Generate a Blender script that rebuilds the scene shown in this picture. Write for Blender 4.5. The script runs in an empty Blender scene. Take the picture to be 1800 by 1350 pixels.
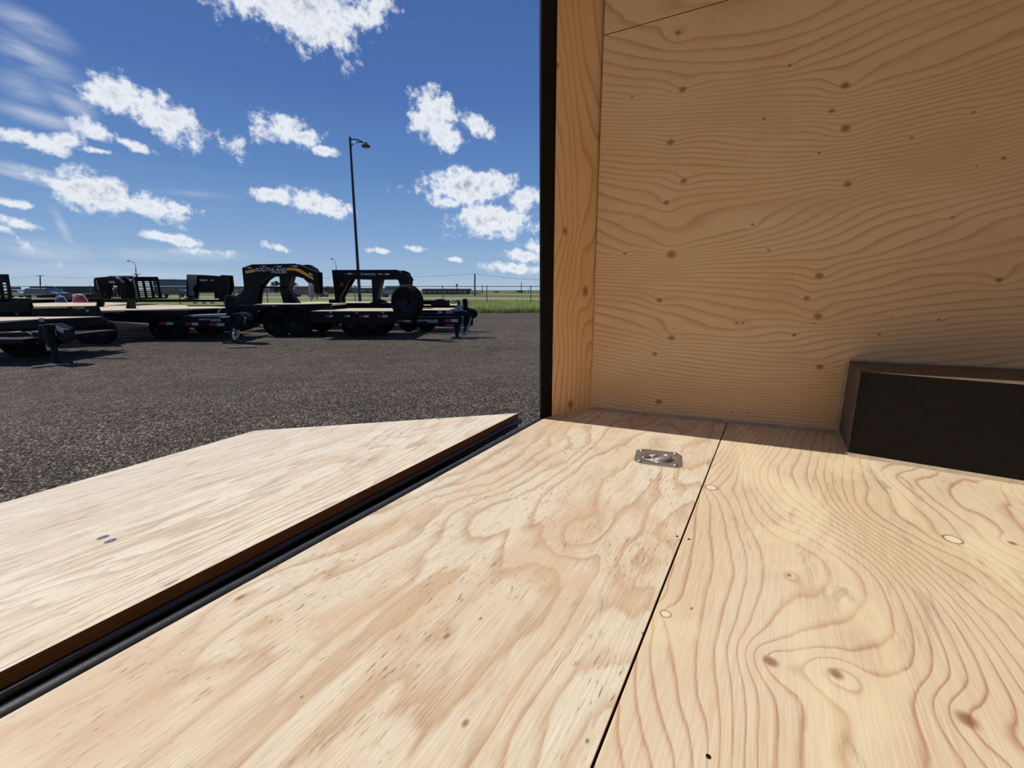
import bpy, math, random
from mathutils import Vector, Matrix
R = random.Random(7)
C = bpy.context.scene.collection
scene = bpy.context.scene

# ------------------------------------------------------------------ camera
F = 790.0
TH = math.atan(165.0 / F)
CT, ST = math.cos(TH), math.sin(TH)
EYE = Vector((0, 0, 1.10))
H = 0.55                         # eye above the trailer floor
ZF = EYE.z - H                   # trailer floor
ZG = -0.30                       # yard level where the trailers are parked
cam_d = bpy.data.cameras.new('camera')
cam_d.sensor_fit = 'HORIZONTAL'; cam_d.sensor_width = 36.0
cam_d.lens = F / 1800 * 36; cam_d.clip_start = 0.02; cam_d.clip_end = 9000
cam = bpy.data.objects.new('camera', cam_d); C.objects.link(cam)
cam.location = EYE; cam.rotation_euler = (math.pi / 2 - TH, 0, 0)
scene.camera = cam

def D(u, v):
    return Vector((u - 900.0, F * CT + (675.0 - v) * ST, -F * ST + (675.0 - v) * CT))
def PZ(u, v, z):
    d = D(u, v); return EYE + d * ((z - EYE.z) / d.z)
def PY(u, v, y):
    d = D(u, v); return EYE + d * (y / d.y)
def PP(u, v, p0, n):
    d = D(u, v); return EYE + d * ((p0 - EYE).dot(n) / d.dot(n))

# ------------------------------------------------------------------ view, sun
scene.view_settings.view_transform = 'Standard'; scene.view_settings.look = 'None'
scene.view_settings.gamma = 1.0; scene.view_settings.use_curve_mapping = False
scene.view_settings.exposure = 0.0
cy = scene.cycles
cy.max_bounces = 5; cy.diffuse_bounces = 4; cy.glossy_bounces = 2; cy.transmission_bounces = 1
cy.adaptive_threshold = 0.035
cy.caustics_reflective = False; cy.caustics_refractive = False
SUN_EL = math.radians(51)
sh = Vector((-0.9185, 0.3954, 0)).normalized()
sdir = (sh * math.cos(SUN_EL) + Vector((0, 0, math.sin(SUN_EL)))).normalized()
sl = bpy.data.lights.new('sun', 'SUN'); sl.energy = 3.95; sl.angle = math.radians(0.55); sl.color = (1.0, 0.965, 0.91)
sun = bpy.data.objects.new('sun', sl); C.objects.link(sun)
sun.rotation_euler = sdir.to_track_quat('Z', 'Y').to_euler(); sun.location = (-20, 10, 30)

# ------------------------------------------------------------------ node helpers
class NT:
    def __init__(s, tree): s.t = tree; s.n = tree.nodes; s.l = tree.links
    def new(s, typ, **kw):
        n = s.n.new(typ)
        for k, v in kw.items(): setattr(n, k, v)
        return n
    def put(s, sock, v):
        if v is None: return
        if hasattr(v, 'is_output') or isinstance(v, bpy.types.NodeSocket): s.l.new(v, sock)
        else: sock.default_value = v
    def math(s, op, a, b=None, c=None, clamp=False):
        n = s.new('ShaderNodeMath', operation=op, use_clamp=clamp)
        s.put(n.inputs[0], a); s.put(n.inputs[1], b); s.put(n.inputs[2], c)
        return n.outputs[0]
    def vmath(s, op, a, b=None):
        n = s.new('ShaderNodeVectorMath', operation=op)
        s.put(n.inputs[0], a)
        if b is not None: s.put(n.inputs[1], b)
        return n.outputs['Value'] if op == 'LENGTH' else n.outputs[0]
    def mapping(s, v, loc=(0,0,0), rot=(0,0,0), sc=(1,1,1), typ='POINT'):
        n = s.new('ShaderNodeMapping', vector_type=typ)
        s.put(n.inputs['Vector'], v)
        n.inputs['Location'].default_value = loc; n.inputs['Rotation'].default_value = rot; n.inputs['Scale'].default_value = sc
        return n.outputs[0]
    def noise(s, v, scale=1.0, detail=2.0, rough=0.5, dist=0.0, color=False):
        n = s.new('ShaderNodeTexNoise')
        s.put(n.inputs['Vector'], v)
        n.inputs['Scale'].default_value = scale; n.inputs['Detail'].default_value = detail
        n.inputs['Roughness'].default_value = rough; n.inputs['Distortion'].default_value = dist
        return n.outputs['Color'] if color else n.outputs[0]
    def maprange(s, v, a, b, c=0.0, d=1.0, typ='LINEAR'):
        n = s.new('ShaderNodeMapRange', interpolation_type=typ, clamp=True)
        s.put(n.inputs['Value'], v)
        for k, x in zip(('From Min', 'From Max', 'To Min', 'To Max'), (a, b, c, d)): n.inputs[k].default_value = x
        return n.outputs[0]
    def ramp(s, v, stops, interp='LINEAR'):
        n = s.new('ShaderNodeValToRGB'); s.put(n.inputs[0], v)
        cr = n.color_ramp; cr.interpolation = interp
        while len(cr.elements) > 1: cr.elements.remove(cr.elements[-1])
        cr.elements[0].position = stops[0][0]; cr.elements[0].color = (*stops[0][1], 1)
        for p, c in stops[1:]:
            e = cr.elements.new(p); e.color = (*c, 1)
        return n.outputs[0]
    def mix(s, fac, a, b, mode='MIX'):
        n = s.new('ShaderNodeMix', data_type='RGBA', blend_type=mode)
        s.put(n.inputs[0], fac)
        s.put(n.inputs[6], (*a, 1) if isinstance(a, tuple) else a)
        s.put(n.inputs[7], (*b, 1) if isinstance(b, tuple) else b)
        return n.outputs[2]
    def sep(s, v):
        n = s.new('ShaderNodeSeparateXYZ'); s.put(n.inputs[0], v); return n.outputs
    def comb(s, x, y, z):
        n = s.new('ShaderNodeCombineXYZ')
        for i, q in enumerate((x, y, z)): s.put(n.inputs[i], q)
        return n.outputs[0]
def srgb(r, g, b):
    f = lambda c: (c / 255 / 12.92) if c <= 10 else ((c / 255 + 0.055) / 1.055) ** 2.4
    return (f(r), f(g), f(b))

# ------------------------------------------------------------------ sky
def azel(u, v):
    d = D(u, v).normalized(); return math.atan2(d.x, d.y), math.asin(d.z)
world = bpy.data.worlds.new('sky'); scene.world = world; world.use_nodes = True
world.cycles.sampling_method = 'NONE'
wt = NT(world.node_tree)
for n in list(wt.n): wt.n.remove(n)
tc = wt.new('ShaderNodeTexCoord').outputs['Generated']
nv = wt.vmath('NORMALIZE', tc)
o = wt.sep(nv)
az = wt.math('ARCTAN2', o[0], o[1]); el = wt.math('ARCSINE', o[2])
ae = wt.comb(az, el, 0.0)
grad = wt.ramp(wt.math('MULTIPLY', el, 1 / 1.5708), [
    (0.0, srgb(176, 195, 212)), (0.022, srgb(156, 183, 212)), (0.07, srgb(128, 164, 208)), (0.14, srgb(98, 137, 192)),
    (0.23, srgb(78, 114, 177)), (0.36, srgb(66, 99, 161)), (0.6, srgb(55, 90, 155)), (1.0, srgb(48, 80, 142))])
# (u0,v0) -> (u1,v1) major axis in the photograph, half width there, weight, puffiness
CL = [((380,-45),(640,20),62,1.15),((560,0),(610,75),38,.95),((628,25),(648,45),14,.8),
      ((160,145),(245,185),27,1.1),((215,170),(370,245),28,1.0),((465,215),(525,235),24,1.05),((500,240),(555,240),12,.85),
      ((728,195),(800,215),34,1.0),((760,235),(808,245),24,.95),((815,215),(860,230),14,.85),((565,265),(582,267),7,.8),
      ((757,325),(890,330),27,1.1),((765,352),(808,358),11,.85),((810,385),(925,392),26,1.05),((905,350),(945,345),19,.95),
      ((445,340),(525,350),12,.95),((505,345),(610,372),17,1.0),((125,325),(235,352),28,1.15),((185,350),(325,368),21,1.05),
      ((70,312),(160,345),10,.85),((0,228),(90,258),13,.9),((108,245),(142,250),9,.75),((152,225),(200,240),14,.95),((205,245),(240,258),8,.85),
      ((155,262),(195,268),6,.8),((0,385),(70,402),9,.9),((0,355),(45,362),6,.8),((258,412),(338,428),8,1.0),
      ((895,448),(950,452),10,.85),((930,430),(960,440),12,.9),((800,455),(808,458),4,.8),((330,440),(400,446),6,.5),((785,455),(806,457),4,.8),
      ((870,468),(935,476),9,.9),((475,432),(502,440),6,.8),((712,435),(732,437),5,.8),((640,440),(690,442),4,.5),((0,395),(60,440),10,.45)]
WI = [((0,300),(110,325),7,.9),((60,318),(175,345),6,.8),((0,60),(90,120),16,.45),((0,20),(110,75),22,.5),((0,85),(120,130),20,.5),((0,140),(75,165),22,.45),((85,155),(150,195),16,.45),((0,185),(130,225),14,.5),
      ((0,288),(120,318),9,.62),((0,430),(150,445),16,.6),((180,445),(420,450),12,.42),((280,335),(390,345),6,.3),((95,370),(125,430),8,.4),((0,470),(400,485),14,.3)]
def cloud_sum(lst, hard):
    m = None
    for a, b, hw, w in lst:
        if isinstance(a, float): ca, ce, L, W, rot = a, b, hw[0], hw[1], hw[2]
        else:
            p = azel(*a); q = azel(*b); dx, dy = q[0] - p[0], q[1] - p[1]
            ca, ce = (p[0] + q[0]) / 2, (p[1] + q[1]) / 2
            mu, mv = (a[0] + b[0]) / 2, (a[1] + b[1]) / 2
            pxl = math.hypot(b[0] - a[0], b[1] - a[1]); nx, ny = -(b[1] - a[1]) / pxl, (b[0] - a[0]) / pxl
            r = azel(mu + nx * hw, mv + ny * hw)
            L = math.hypot(dx, dy) / 2 * 1.12 + 0.008; rot = math.atan2(dy, dx)
            W = abs(-(r[0] - ca) * math.sin(rot) + (r[1] - ce) * math.cos(rot)) * 1.1
        mp = wt.mapping(ae, (ca, ce, 0), (0, 0, rot), (L, W, 1), 'TEXTURE')
        d = wt.vmath('LENGTH', mp)
        s = wt.math('MULTIPLY', wt.math('SUBTRACT', 1.25, d), w)
        m = s if m is None else wt.math('MAXIMUM', m, s)
    return wt.math('MAXIMUM', m, -1.0)
rc = random.Random(3)
for i in range(10):                                     # the same scattered clouds all round the sky
    a = rc.uniform(math.radians(55), math.radians(300)); a = a if a < math.pi else a - 2 * math.pi
    CL.append((a, rc.uniform(0.12, 0.8), (rc.uniform(.1, .28), rc.uniform(.03, .08), rc.uniform(-.3, .3)), 1.0))
mc = cloud_sum(CL, 1); mw = cloud_sum(WI, 0)
nb = wt.noise(ae, 17.0, 4.0, 0.6)
nf = wt.noise(ae, 60.0, 5.0, 0.68)
dn = wt.math('ADD', mc, wt.math('ADD', wt.math('MULTIPLY', wt.math('SUBTRACT', nb, 0.5), 3.0), wt.math('MULTIPLY', wt.math('SUBTRACT', nf, 0.5), 1.7)))
cov = wt.maprange(dn, -0.02, 0.75, 0, 1, 'SMOOTHSTEP')
ws = wt.mapping(ae, rot=(0, 0, 0.42), sc=(6, 26, 1))
nw = wt.noise(ws, 1.0, 4.0, 0.6)
wd = wt.math('MULTIPLY', wt.maprange(mw, -0.1, 0.6, 0, 1, 'SMOOTHSTEP'), wt.maprange(nw, 0.32, 0.66, 0, 0.8))
shade = wt.math('MULTIPLY', wt.maprange(dn, 0.55, 1.7, 0, 1), wt.maprange(nf, 0.40, 0.60, 0.25, 1.0))
ccol = wt.ramp(shade, [(0, srgb(236, 241, 248)), (0.5, srgb(212, 218, 228)), (1.0, srgb(168, 176, 192))])
skyc = wt.mix(wd, grad, srgb(205, 215, 230))
skyc = wt.mix(cov, skyc, ccol)
below = wt.maprange(o[2], -0.02, 0.0)
skyc = wt.mix(below, srgb(120, 115, 100), skyc)
bg = wt.new('ShaderNodeBackground'); wt.put(bg.inputs[0], skyc); bg.inputs[1].default_value = 1.0
wo = wt.new('ShaderNodeOutputWorld'); wt.l.new(bg.outputs[0], wo.inputs[0])

# ------------------------------------------------------------------ materials
def new_mat(name):
    m = bpy.data.materials.new(name); m.use_nodes = True
    t = NT(m.node_tree); b = m.node_tree.nodes['Principled BSDF']
    return m, t, b
def simple(name, col, rough=0.5, metal=0.0, var=0.15, scale=8.0, bump=0.0, coat=0.0, spec=0.5, emit=None):
    m, t, b = new_mat(name)
    co = t.new('ShaderNodeTexCoord').outputs['Object']
    n = t.noise(co, scale, 5.0, 0.6)
    c2 = tuple(min(1, x * (1 + var)) for x in col); c1 = tuple(x * (1 - var) for x in col)
    t.put(b.inputs['Base Color'], t.ramp(n, [(0.3, c1), (0.7, c2)]))
    t.put(b.inputs['Roughness'], t.maprange(n, 0.3, 0.7, max(0, rough - .06), min(1, rough + .06)))
    b.inputs['Metallic'].default_value = metal; b.inputs['Coat Weight'].default_value = coat
    b.inputs['Specular IOR Level'].default_value = spec
    if bump:
        bn = t.new('ShaderNodeBump'); bn.inputs['Strength'].default_value = bump; bn.inputs['Distance'].default_value = 0.004
        t.put(bn.inputs['Height'], t.noise(co, scale * 12, 3.0)); t.l.new(bn.outputs[0], b.inputs['Normal'])
    return m

def plywood(name, light, dark, line, K=14.0, A=11.0, sx=0.9, sy=3.6, knots=(), seed=0.0, rough=0.6, fibre=0.10,
            mott=0.0, lw=0.5, soft=0.22, wear=0.0, blotch=None, bumps=0.15, w2=1.0, tear=0.0):
    """rotary-cut veneer: growth-ring contours of a slow field, bent round knots. Object X runs with the grain."""
    m, t, b = new_mat(name)
    co = t.new('ShaderNodeTexCoord').outputs['Object']
    p = t.mapping(co, (seed, seed * 1.7, 0))
    f = t.noise(t.mapping(p, sc=(sx, sy, 0)), 1.0, 2.2, 0.38, 0.25)
    wig = t.noise(t.mapping(p, sc=(7, 26, 0)), 1.0, 3.0, 0.5)
    y = t.sep(co)[1]
    h = t.math('ADD', t.math('MULTIPLY', y, K), t.math('ADD', t.math('MULTIPLY', f, A), t.math('MULTIPLY', wig, 0.65 * w2)))
    kd = None; kr = None; kl = None
    for idx, (kx, ky, rx, ry, amp, style) in enumerate(knots):
        # the running sum is fed on (by a vanishing amount) so that the knots are worked out one after another
        cq = co
        if idx:
            sc_ = t.new('ShaderNodeVectorMath', operation='MULTIPLY_ADD'); t.put(sc_.inputs[0], h); sc_.inputs[1].default_value = (1e-7, 0, 0); t.put(sc_.inputs[2], co); cq = sc_.outputs[0]
        q = t.mapping(cq, (kx, ky, 0), (0, 0, 0), (rx, ry, 1), 'TEXTURE')
        d = t.vmath('LENGTH', q)
        g = t.math('MULTIPLY', t.math('POWER', 2.0, t.math('MULTIPLY', t.math('MULTIPLY', d, d), -0.16)), amp)
        h = t.math('ADD', h, g)
        if style == 'k':
            s = t.maprange(d, 0.25, 1.0, 1, 0, 'SMOOTHSTEP'); kd = s if kd is None else t.math('MAXIMUM', kd, s)
        elif style == 'r':      # light plug with dark rim
            s = t.maprange(t.math('ABSOLUTE', t.math('SUBTRACT', d, 0.9)), 0.0, 0.2, 1, 0); kr = s if kr is None else t.math('MAXIMUM', kr, s)
            s2 = t.maprange(d, 0.75, 0.9, 1, 0); kl = s2 if kl is None else t.math('MAXIMUM', kl, s2)
    fr = t.math('FRACT', h)
    # early wood pale, building to late wood, then an abrupt step back
    ln = t.ramp(fr, [(0.0, (0.35,) * 3), (0.05, (0, 0, 0)), (1 - lw, (0.05,) * 3), (1 - soft, (0.42,) * 3), (0.94, (1, 1, 1)), (1.0, (0.35,) * 3)])
    lv = t.math('MULTIPLY', ln, t.maprange(t.noise(p, 3.0, 2.0), 0.3, 0.7, 0.55, 1.0))
    base = t.mix(t.maprange(t.noise(t.mapping(p, sc=(1.2, 3, 0)), 1.3, 3.0, 0.55), 0.3, 0.7), light, dark)
    c = t.mix(lv, base, line)
    fib = t.noise(t.mapping(p, sc=(9, 330, 1)), 1.0, 3.0, 0.6)
    c = t.mix(fibre, c, t.ramp(fib, [(0.35, (0, 0, 0)), (0.65, (1, 1, 1))]), 'OVERLAY')
    if blotch:
        bl = t.maprange(t.noise(t.mapping(p, sc=(2.2, 5.5, 1)), 1.0, 4.0, 0.6, 0.5), 0.52, 0.62)
        c = t.mix(t.math('MULTIPLY', bl, blotch[1]), c, blotch[0])
    if mott:
        mo = t.maprange(t.noise(t.mapping(p, sc=(14, 70, 1)), 1.0, 5.0, 0.65, 0.4), 0.54, 0.72)
        c = t.mix(t.math('MULTIPLY', mo, mott), c, tuple(x * 0.55 for x in line))
    if tear:     # short torn-grain flecks
        te = t.noise(t.mapping(p, rot=(0, 0, 0.10), sc=(34, 240, 1)), 1.0, 2.0, 0.6, 0.3)
        zone = t.maprange(t.noise(p, 4.5, 3.0, 0.6), 0.42, 0.58)
        c = t.mix(t.math('MULTIPLY', t.math('MULTIPLY', t.maprange(te, 0.60, 0.69), zone), tear), c, tuple(x * 0.42 for x in line))
    if wear:     # grey scuffs
        wr = t.math('MULTIPLY', t.maprange(t.noise(t.mapping(p, rot=(0, 0, 0.9), sc=(5, 22, 1)), 1.0, 6.0, 0.7, 0.6), 0.56, 0.68), t.maprange(t.noise(p, 2.4, 2.0), .45, .6))
        c = t.mix(t.math('MULTIPLY', wr, wear), c, srgb(128, 116, 100))
    sp = t.new('ShaderNodeTexVoronoi'); t.put(sp.inputs['Vector'], t.mapping(p, sc=(1, 1.6, 1))); sp.inputs['Scale'].default_value = 9.0
    spk = t.math('MULTIPLY', t.maprange(sp.outputs['Distance'], 0.025, 0.045, 1, 0), t.maprange(t.sep(sp.outputs['Color'])[0], 0.35, 0.4))
    c = t.mix(t.math('MULTIPLY', spk, 0.75), c, tuple(x * 0.16 for x in line))
    if kd is not None: c = t.mix(t.math('MULTIPLY', kd, 0.8), c, (line[0] * .5, line[1] * .36, line[2] * .26))
    if kr is not None:
        c = t.mix(kl, c, tuple(min(1, x * 1.12) for x in light)); c = t.mix(t.math('MULTIPLY', kr, 0.85), c, tuple(x * 0.3 for x in line))
    t.put(b.inputs['Base Color'], c)
    t.put(b.inputs['Roughness'], t.maprange(fib, 0.3, 0.7, rough - 0.07, rough + 0.1))
    b.inputs['Specular IOR Level'].default_value = 0.3
    bn = t.new('ShaderNodeBump'); bn.inputs['Strength'].default_value = bumps; bn.inputs['Distance'].default_value = 0.002
    t.put(bn.inputs['Height'], fib); t.l.new(bn.outputs[0], b.inputs['Normal'])
    return m

M = {}
M['black'] = simple('black_paint', (0.004, 0.004, 0.005), 0.42, var=0.3, spec=0.16)
M['blackgloss'] = simple('gloss_black_paint', (0.004, 0.004, 0.006), 0.16, var=0.2, spec=0.6)
M['sillblack'] = simple('scuffed_black_tube', (0.03, 0.03, 0.031), 0.5, var=0.35, scale=14, bump=0.1, spec=0.3)
M['dark'] = simple('dark_steel', (0.008, 0.008, 0.009), 0.55, var=0.3, spec=0.2)
M['box'] = simple('satin_black_box', (0.015, 0.0115, 0.008), 0.75, var=0.15, scale=60, bump=0.2, spec=0.12)
M['rubber'] = simple('tyre_rubber', (0.008, 0.008, 0.008), 0.8, var=0.3, scale=30, spec=0.2)
M['rim'] = simple('black_rim', (0.014, 0.014, 0.016), 0.3, 0.6, spec=0.3)
M['chrome'] = simple('zinc_plated_steel', (0.56, 0.57, 0.58), 0.22, 0.85, var=0.04, scale=20)
M['steel'] = simple('bare_steel', (0.2, 0.2, 0.21), 0.45, 0.7)
M['white'] = simple('white_decal', srgb(205, 208, 212), 0.5, var=0.04)
M['sticker'] = simple('grey_white_sticker', srgb(150, 155, 165), 0.5, var=0.2, scale=60)
M['red'] = simple('red_reflector', (0.28, 0.008, 0.012), 0.4, var=0.1)
M['silverref'] = simple('silver_reflector', srgb(170, 172, 176), 0.4, var=0.12, scale=40)
M['yellow'] = simple('yellow_decal', srgb(214, 160, 40), 0.5, var=0.08)
M['yellowpl'] = simple('yellow_plastic', srgb(150, 135, 50), 0.5, var=0.08)
M['deck'] = simple('weathered_deck_timber', srgb(206, 186, 152), 0.75, var=0.12, scale=5)
M['caulk'] = simple('grey_sealant', srgb(178, 158, 130), 0.9, var=0.2, scale=50, bump=0.3, spec=0.1)
M['outer'] = simple('black_outer_skin', (0.02, 0.021, 0.024), 0.3, var=0.1)
M['ceil'] = simple('white_liner', srgb(238, 234, 226), 0.7, var=0.05)
M['glass'] = simple('dark_glass', (0.02, 0.024, 0.03), 0.08, var=0.1, spec=0.8)
M['headlamp'] = simple('lamp_glass', srgb(190, 195, 200), 0.15, var=0.05)
M['taillamp'] = simple('red_lamp_glass', (0.3, 0.01, 0.01), 0.2)
M['galv'] = simple('galvanised_steel', srgb(95, 100, 104), 0.5, 0.5, var=0.15)
M['lampblack'] = simple('dark_painted_pole', srgb(22, 26, 48), 0.45, var=0.2)
M['polewood'] = simple('grey_pole_wood', srgb(78, 76, 76), 0.8, var=0.2)
M['leaf'] = simple('dark_foliage', srgb(44, 62, 44), 0.8, var=0.35, scale=1.2)
M['trunk'] = simple('bark', srgb(60, 50, 42), 0.9)
M['plyedge'] = None

# ------------------------------------------------------------------ mesh helpers
def wloc(o):
    v = Vector((0, 0, 0))
    while o is not None: v = v + o.location; o = o.parent
    return v
def props(o, label=None, cat=None, group=None, kind=None):
    if label: o['label'] = label
    if cat: o['category'] = cat
    if group: o['group'] = group
    if kind: o['kind'] = kind
    return o
def empty(name, loc, label=None, cat=None, group=None, kind=None):
    o = bpy.data.objects.new(name, None); C.objects.link(o); o.location = loc; o.empty_display_size = 0.1
    return props(o, label, cat, group, kind)
class MB:
    def __init__(s): s.v = []; s.f = []; s.m = []
    def add(s, vs, fs, mi=0):
        k = len(s.v); s.v += [Vector(q) for q in vs]; s.f += [[i + k for i in f] for f in fs]; s.m += [mi] * len(fs); return s
    def hexa(s, p, mi=0):       # 8 points: bottom ring, top ring
        return s.add(p, [(3,2,1,0),(4,5,6,7),(0,1,5,4),(1,2,6,5),(2,3,7,6),(3,0,4,7)], mi)
    def box(s, x0, y0, z0, x1, y1, z1, mi=0):
        return s.hexa([(x0,y0,z0),(x1,y0,z0),(x1,y1,z0),(x0,y1,z0),(x0,y0,z1),(x1,y0,z1),(x1,y1,z1),(x0,y1,z1)], mi)
    def prism(s, pts, ext, mi=0, mside=None):
        n = len(pts); ext = Vector(ext); a = [Vector(p) for p in pts]
        k = len(s.v); s.v += a + [p + ext for p in a]
        s.f += [[k + i for i in range(n)][::-1], [k + n + i for i in range(n)]]; s.m += [mi, mi]
        for i in range(n):
            j = (i + 1) % n; s.f.append([k + i, k + j, k + n + j, k + n + i]); s.m.append(mi if mside is None else mside)
        return s
    def tube(s, p0, p1, r0, r1=None, n=10, mi=0):
        p0 = Vector(p0); p1 = Vector(p1); r1 = r0 if r1 is None else r1
        d = (p1 - p0).normalized(); a = d.orthogonal().normalized(); b = d.cross(a); k = len(s.v)
        for p, r in ((p0, r0), (p1, r1)):
            s.v += [p + (a * math.cos(2*math.pi*i/n) + b * math.sin(2*math.pi*i/n)) * r for i in range(n)]
        s.f += [[k+i for i in range(n)][::-1], [k+n+i for i in range(n)]] + [[k+i, k+(i+1)%n, k+n+(i+1)%n, k+n+i] for i in range(n)]
        s.m += [mi] * (n + 2); return s
    def path(s, pts, r, n=8, mi=0):
        for a, b in zip(pts[:-1], pts[1:]): s.tube(a, b, r, None, n, mi)
        return s
    def lathe(s, c, ax, prof, n=24, mi=0, closed=False):   # prof: (radius, along axis)
        c = Vector(c); ax = Vector(ax).normalized(); a = ax.orthogonal().normalized(); b = ax.cross(a); k = len(s.v); m = len(prof)
        for i in range(n):
            t = 2*math.pi*i/n; q = a*math.cos(t)+b*math.sin(t)
            s.v += [c + q*r + ax*h for r, h in prof]
        for i in range(n):
            j = (i+1) % n
            for q in range(m if closed else m-1):
                q2 = (q+1) % m; s.f.append([k+i*m+q, k+j*m+q, k+j*m+q2, k+i*m+q2]); s.m.append(mi)
        return s
    def torus(s, c, ax, R_, r, n=24, k=8, mi=0):
        return s.lathe(c, ax, [(R_ + r*math.cos(2*math.pi*i/k), r*math.sin(2*math.pi*i/k)) for i in range(k)], n, mi, True)
    def build(s, name, mats, parent=None, smooth=False, bevel=0.0, **kw):
        off = wloc(parent) if parent else Vector((0,0,0))
        me = bpy.data.meshes.new(name); me.from_pydata([v - off for v in s.v], [], s.f)
        for m in (mats if isinstance(mats, (list, tuple)) else [mats]): me.materials.append(m)
        for p, mi in zip(me.polygons, s.m): p.material_index = mi; p.use_smooth = smooth
        me.validate(); me.update()
        import bmesh
        bm = bmesh.new(); bm.from_mesh(me); bmesh.ops.recalc_face_normals(bm, faces=bm.faces); bm.to_mesh(me); bm.free()
        o = bpy.data.objects.new(name, me); C.objects.link(o)
        if parent: o.parent = parent
        if bevel:
            md = o.modifiers.new('bevel', 'BEVEL'); md.width = bevel; md.segments = 2; md.limit_method = 'ANGLE'
        if smooth:
            try: me.set_sharp_from_angle(angle=math.radians(40))
            except Exception: pass
        return props(o, **kw)
def struct(mb, name, mats, parent=None, **kw):
    kw.setdefault('kind', 'structure'); return mb.build(name, mats, parent, **kw)
def sheet(name, mats, parent, origin, xd, yd, pts, thick, mside=1, bevel=0.0008, **kw):
    """flat board: outline in its own plane, extruded away from the face; object axes lie in the board"""
    xd = Vector(xd).normalized(); yd = Vector(yd); yd = (yd - xd * yd.dot(xd)).normalized(); zd = xd.cross(yd)
    mb = MB(); mb.prism([(x, y, 0) for x, y in pts], (0, 0, -thick), 0, mside)
    o = mb.build(name, mats, None, bevel=bevel, **kw)
    mw = Matrix(((xd.x, yd.x, zd.x, origin[0]), (xd.y, yd.y, zd.y, origin[1]), (xd.z, yd.z, zd.z, origin[2]), (0,0,0,1)))
    if parent is not None:
        o.parent = parent; mw = Matrix.Translation(-wloc(parent)) @ mw
    o.matrix_local = mw
    o['_frame'] = 0; del o['_frame']
    return o
class Frame:
    def __init__(s, o, xd, yd):
        s.o = Vector(o); s.x = Vector(xd).normalized(); yd = Vector(yd); s.y = (yd - s.x * yd.dot(s.x)).normalized(); s.n = s.x.cross(s.y)
    def px(s, u, v):
        p = PP(u, v, s.o, s.n) - s.o; return (p.dot(s.x), p.dot(s.y))
    def w(s, x, y, z=0): return s.o + s.x * x + s.y * y + s.n * z
    def knot(s, u, v, rpx, amp=2.0, style='k', ax=1.6, ry=None):
        a = s.px(u, v); b = s.px(u + rpx, v); c = s.px(u, v + rpx)
        r = max(0.006, 0.5 * (math.dist(a, b) + math.dist(a, c))) if ry is None else ry
        return (a[0], a[1], r * ax, r, amp, style)

# ------------------------------------------------------------------ the open trailer we stand in
UT = Vector((-0.0145, 0, 1)).normalized()                # the trailer leans a little
A0 = PZ(962, 732, ZF)                                    # rear right corner of its floor
tdir = (PZ(0, 1263, ZF) - A0).normalized()               # along the threshold, to the left
ndir = Vector((-tdir.y, tdir.x, 0)).normalized()
if ndir.dot(-A0 + EYE) < 0: ndir = -ndir                 # into the trailer
W0 = PZ(1038, 719, ZF)
wd = Vector((2000, -807, 0)).normalized()                # along the right wall, forward
FL = Frame(A0, tdir, ndir)
assert FL.n.z > 0
WL = Frame(W0, wd, UT)
Wloc = FL.px(1038, 719)
wdx, wdy = wd.dot(FL.x), wd.dot(FL.y)
def wall_x(y): return Wloc[0] + (y - Wloc[1]) * wdx / wdy
s0 = FL.px(1281, 737); s1 = FL.px(1040, 1350)
def seam_y(x): return s0[1] + (x - s0[0]) * (s1[1] - s0[1]) / (s1[0] - s0[0])
LW = 2.52                                                 # inside width
LEN = 4.4

# floor
kn1 = [FL.knot(755,887,14,1.2,'n'),FL.knot(1140,988,11,1.6,'n'),FL.knot(845,902,12,1.5,'n'),FL.knot(1012,945,12,1.6,'n'),FL.knot(850,1050,60,-1.6,'n',1.5),
       FL.knot(1000,1280,70,2.2,'n',1.6),FL.knot(1150,880,60,1.4,'n'),FL.knot(455,1100,10,.8,'n'),FL.knot(422,1050,5,.8,'k',2.2),FL.knot(785,1118,3.5,.3,'k',1.8),FL.knot(818,1271,3,.3,'k'),FL.knot(1225,840,12,.9,'n')]
kn2 = [FL.knot(1250,857,6,.8,'r',1.1),FL.knot(1170,1079,8,.8,'r',1.0),FL.knot(1675,948,8,1.0,'r',1.2),FL.knot(1780,955,5,.8,'k',1.2),FL.knot(1387,1011,4,.7,'k',1.3),
       FL.knot(1355,1163,15,1.8,'k',1.0),FL.knot(1470,1185,13,2.0,'k',1.1),FL.knot(1700,1265,18,1.8,'k',1.2),
       FL.knot(1395,870,50,5.5,'n',1.5),FL.knot(1465,1040,50,-5.0,'n',1.8),FL.knot(1740,900,55,5.0,'n',1.4),FL.knot(1450,905,14,1.2,'n'),FL.knot(1510,905,12,1.4,'n'),
       FL.knot(1450,1165,90,1.6,'n',1.0),FL.knot(1640,1300,120,2.2,'n',1.2)]
lt = srgb(228, 205, 172); dk = srgb(217, 186, 148); ln = srgb(168, 118, 78)
M['floor1'] = plywood('plywood_floor_rough', srgb(226, 214, 190), srgb(215, 194, 163), srgb(190, 156, 120), K=8, A=10, sx=0.85, sy=3.4, knots=kn1, seed=1.3,
                      rough=0.62, fibre=0.16, lw=0.42, soft=0.26, wear=0.5, blotch=(srgb(206, 172, 134), 0.5), tear=0.85, mott=0.3, w2=1.3)
M['floor2'] = plywood('plywood_floor_ringed', srgb(222, 203, 172), srgb(212, 186, 151), srgb(178, 132, 98), K=32, A=17, sx=0.9, sy=2.6, knots=kn2, seed=4.1,
                      rough=0.6, fibre=0.12, lw=0.30, soft=0.17, wear=0.6, blotch=(srgb(234, 218, 176), 0.5), mott=0.05, w2=0.8)
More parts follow.
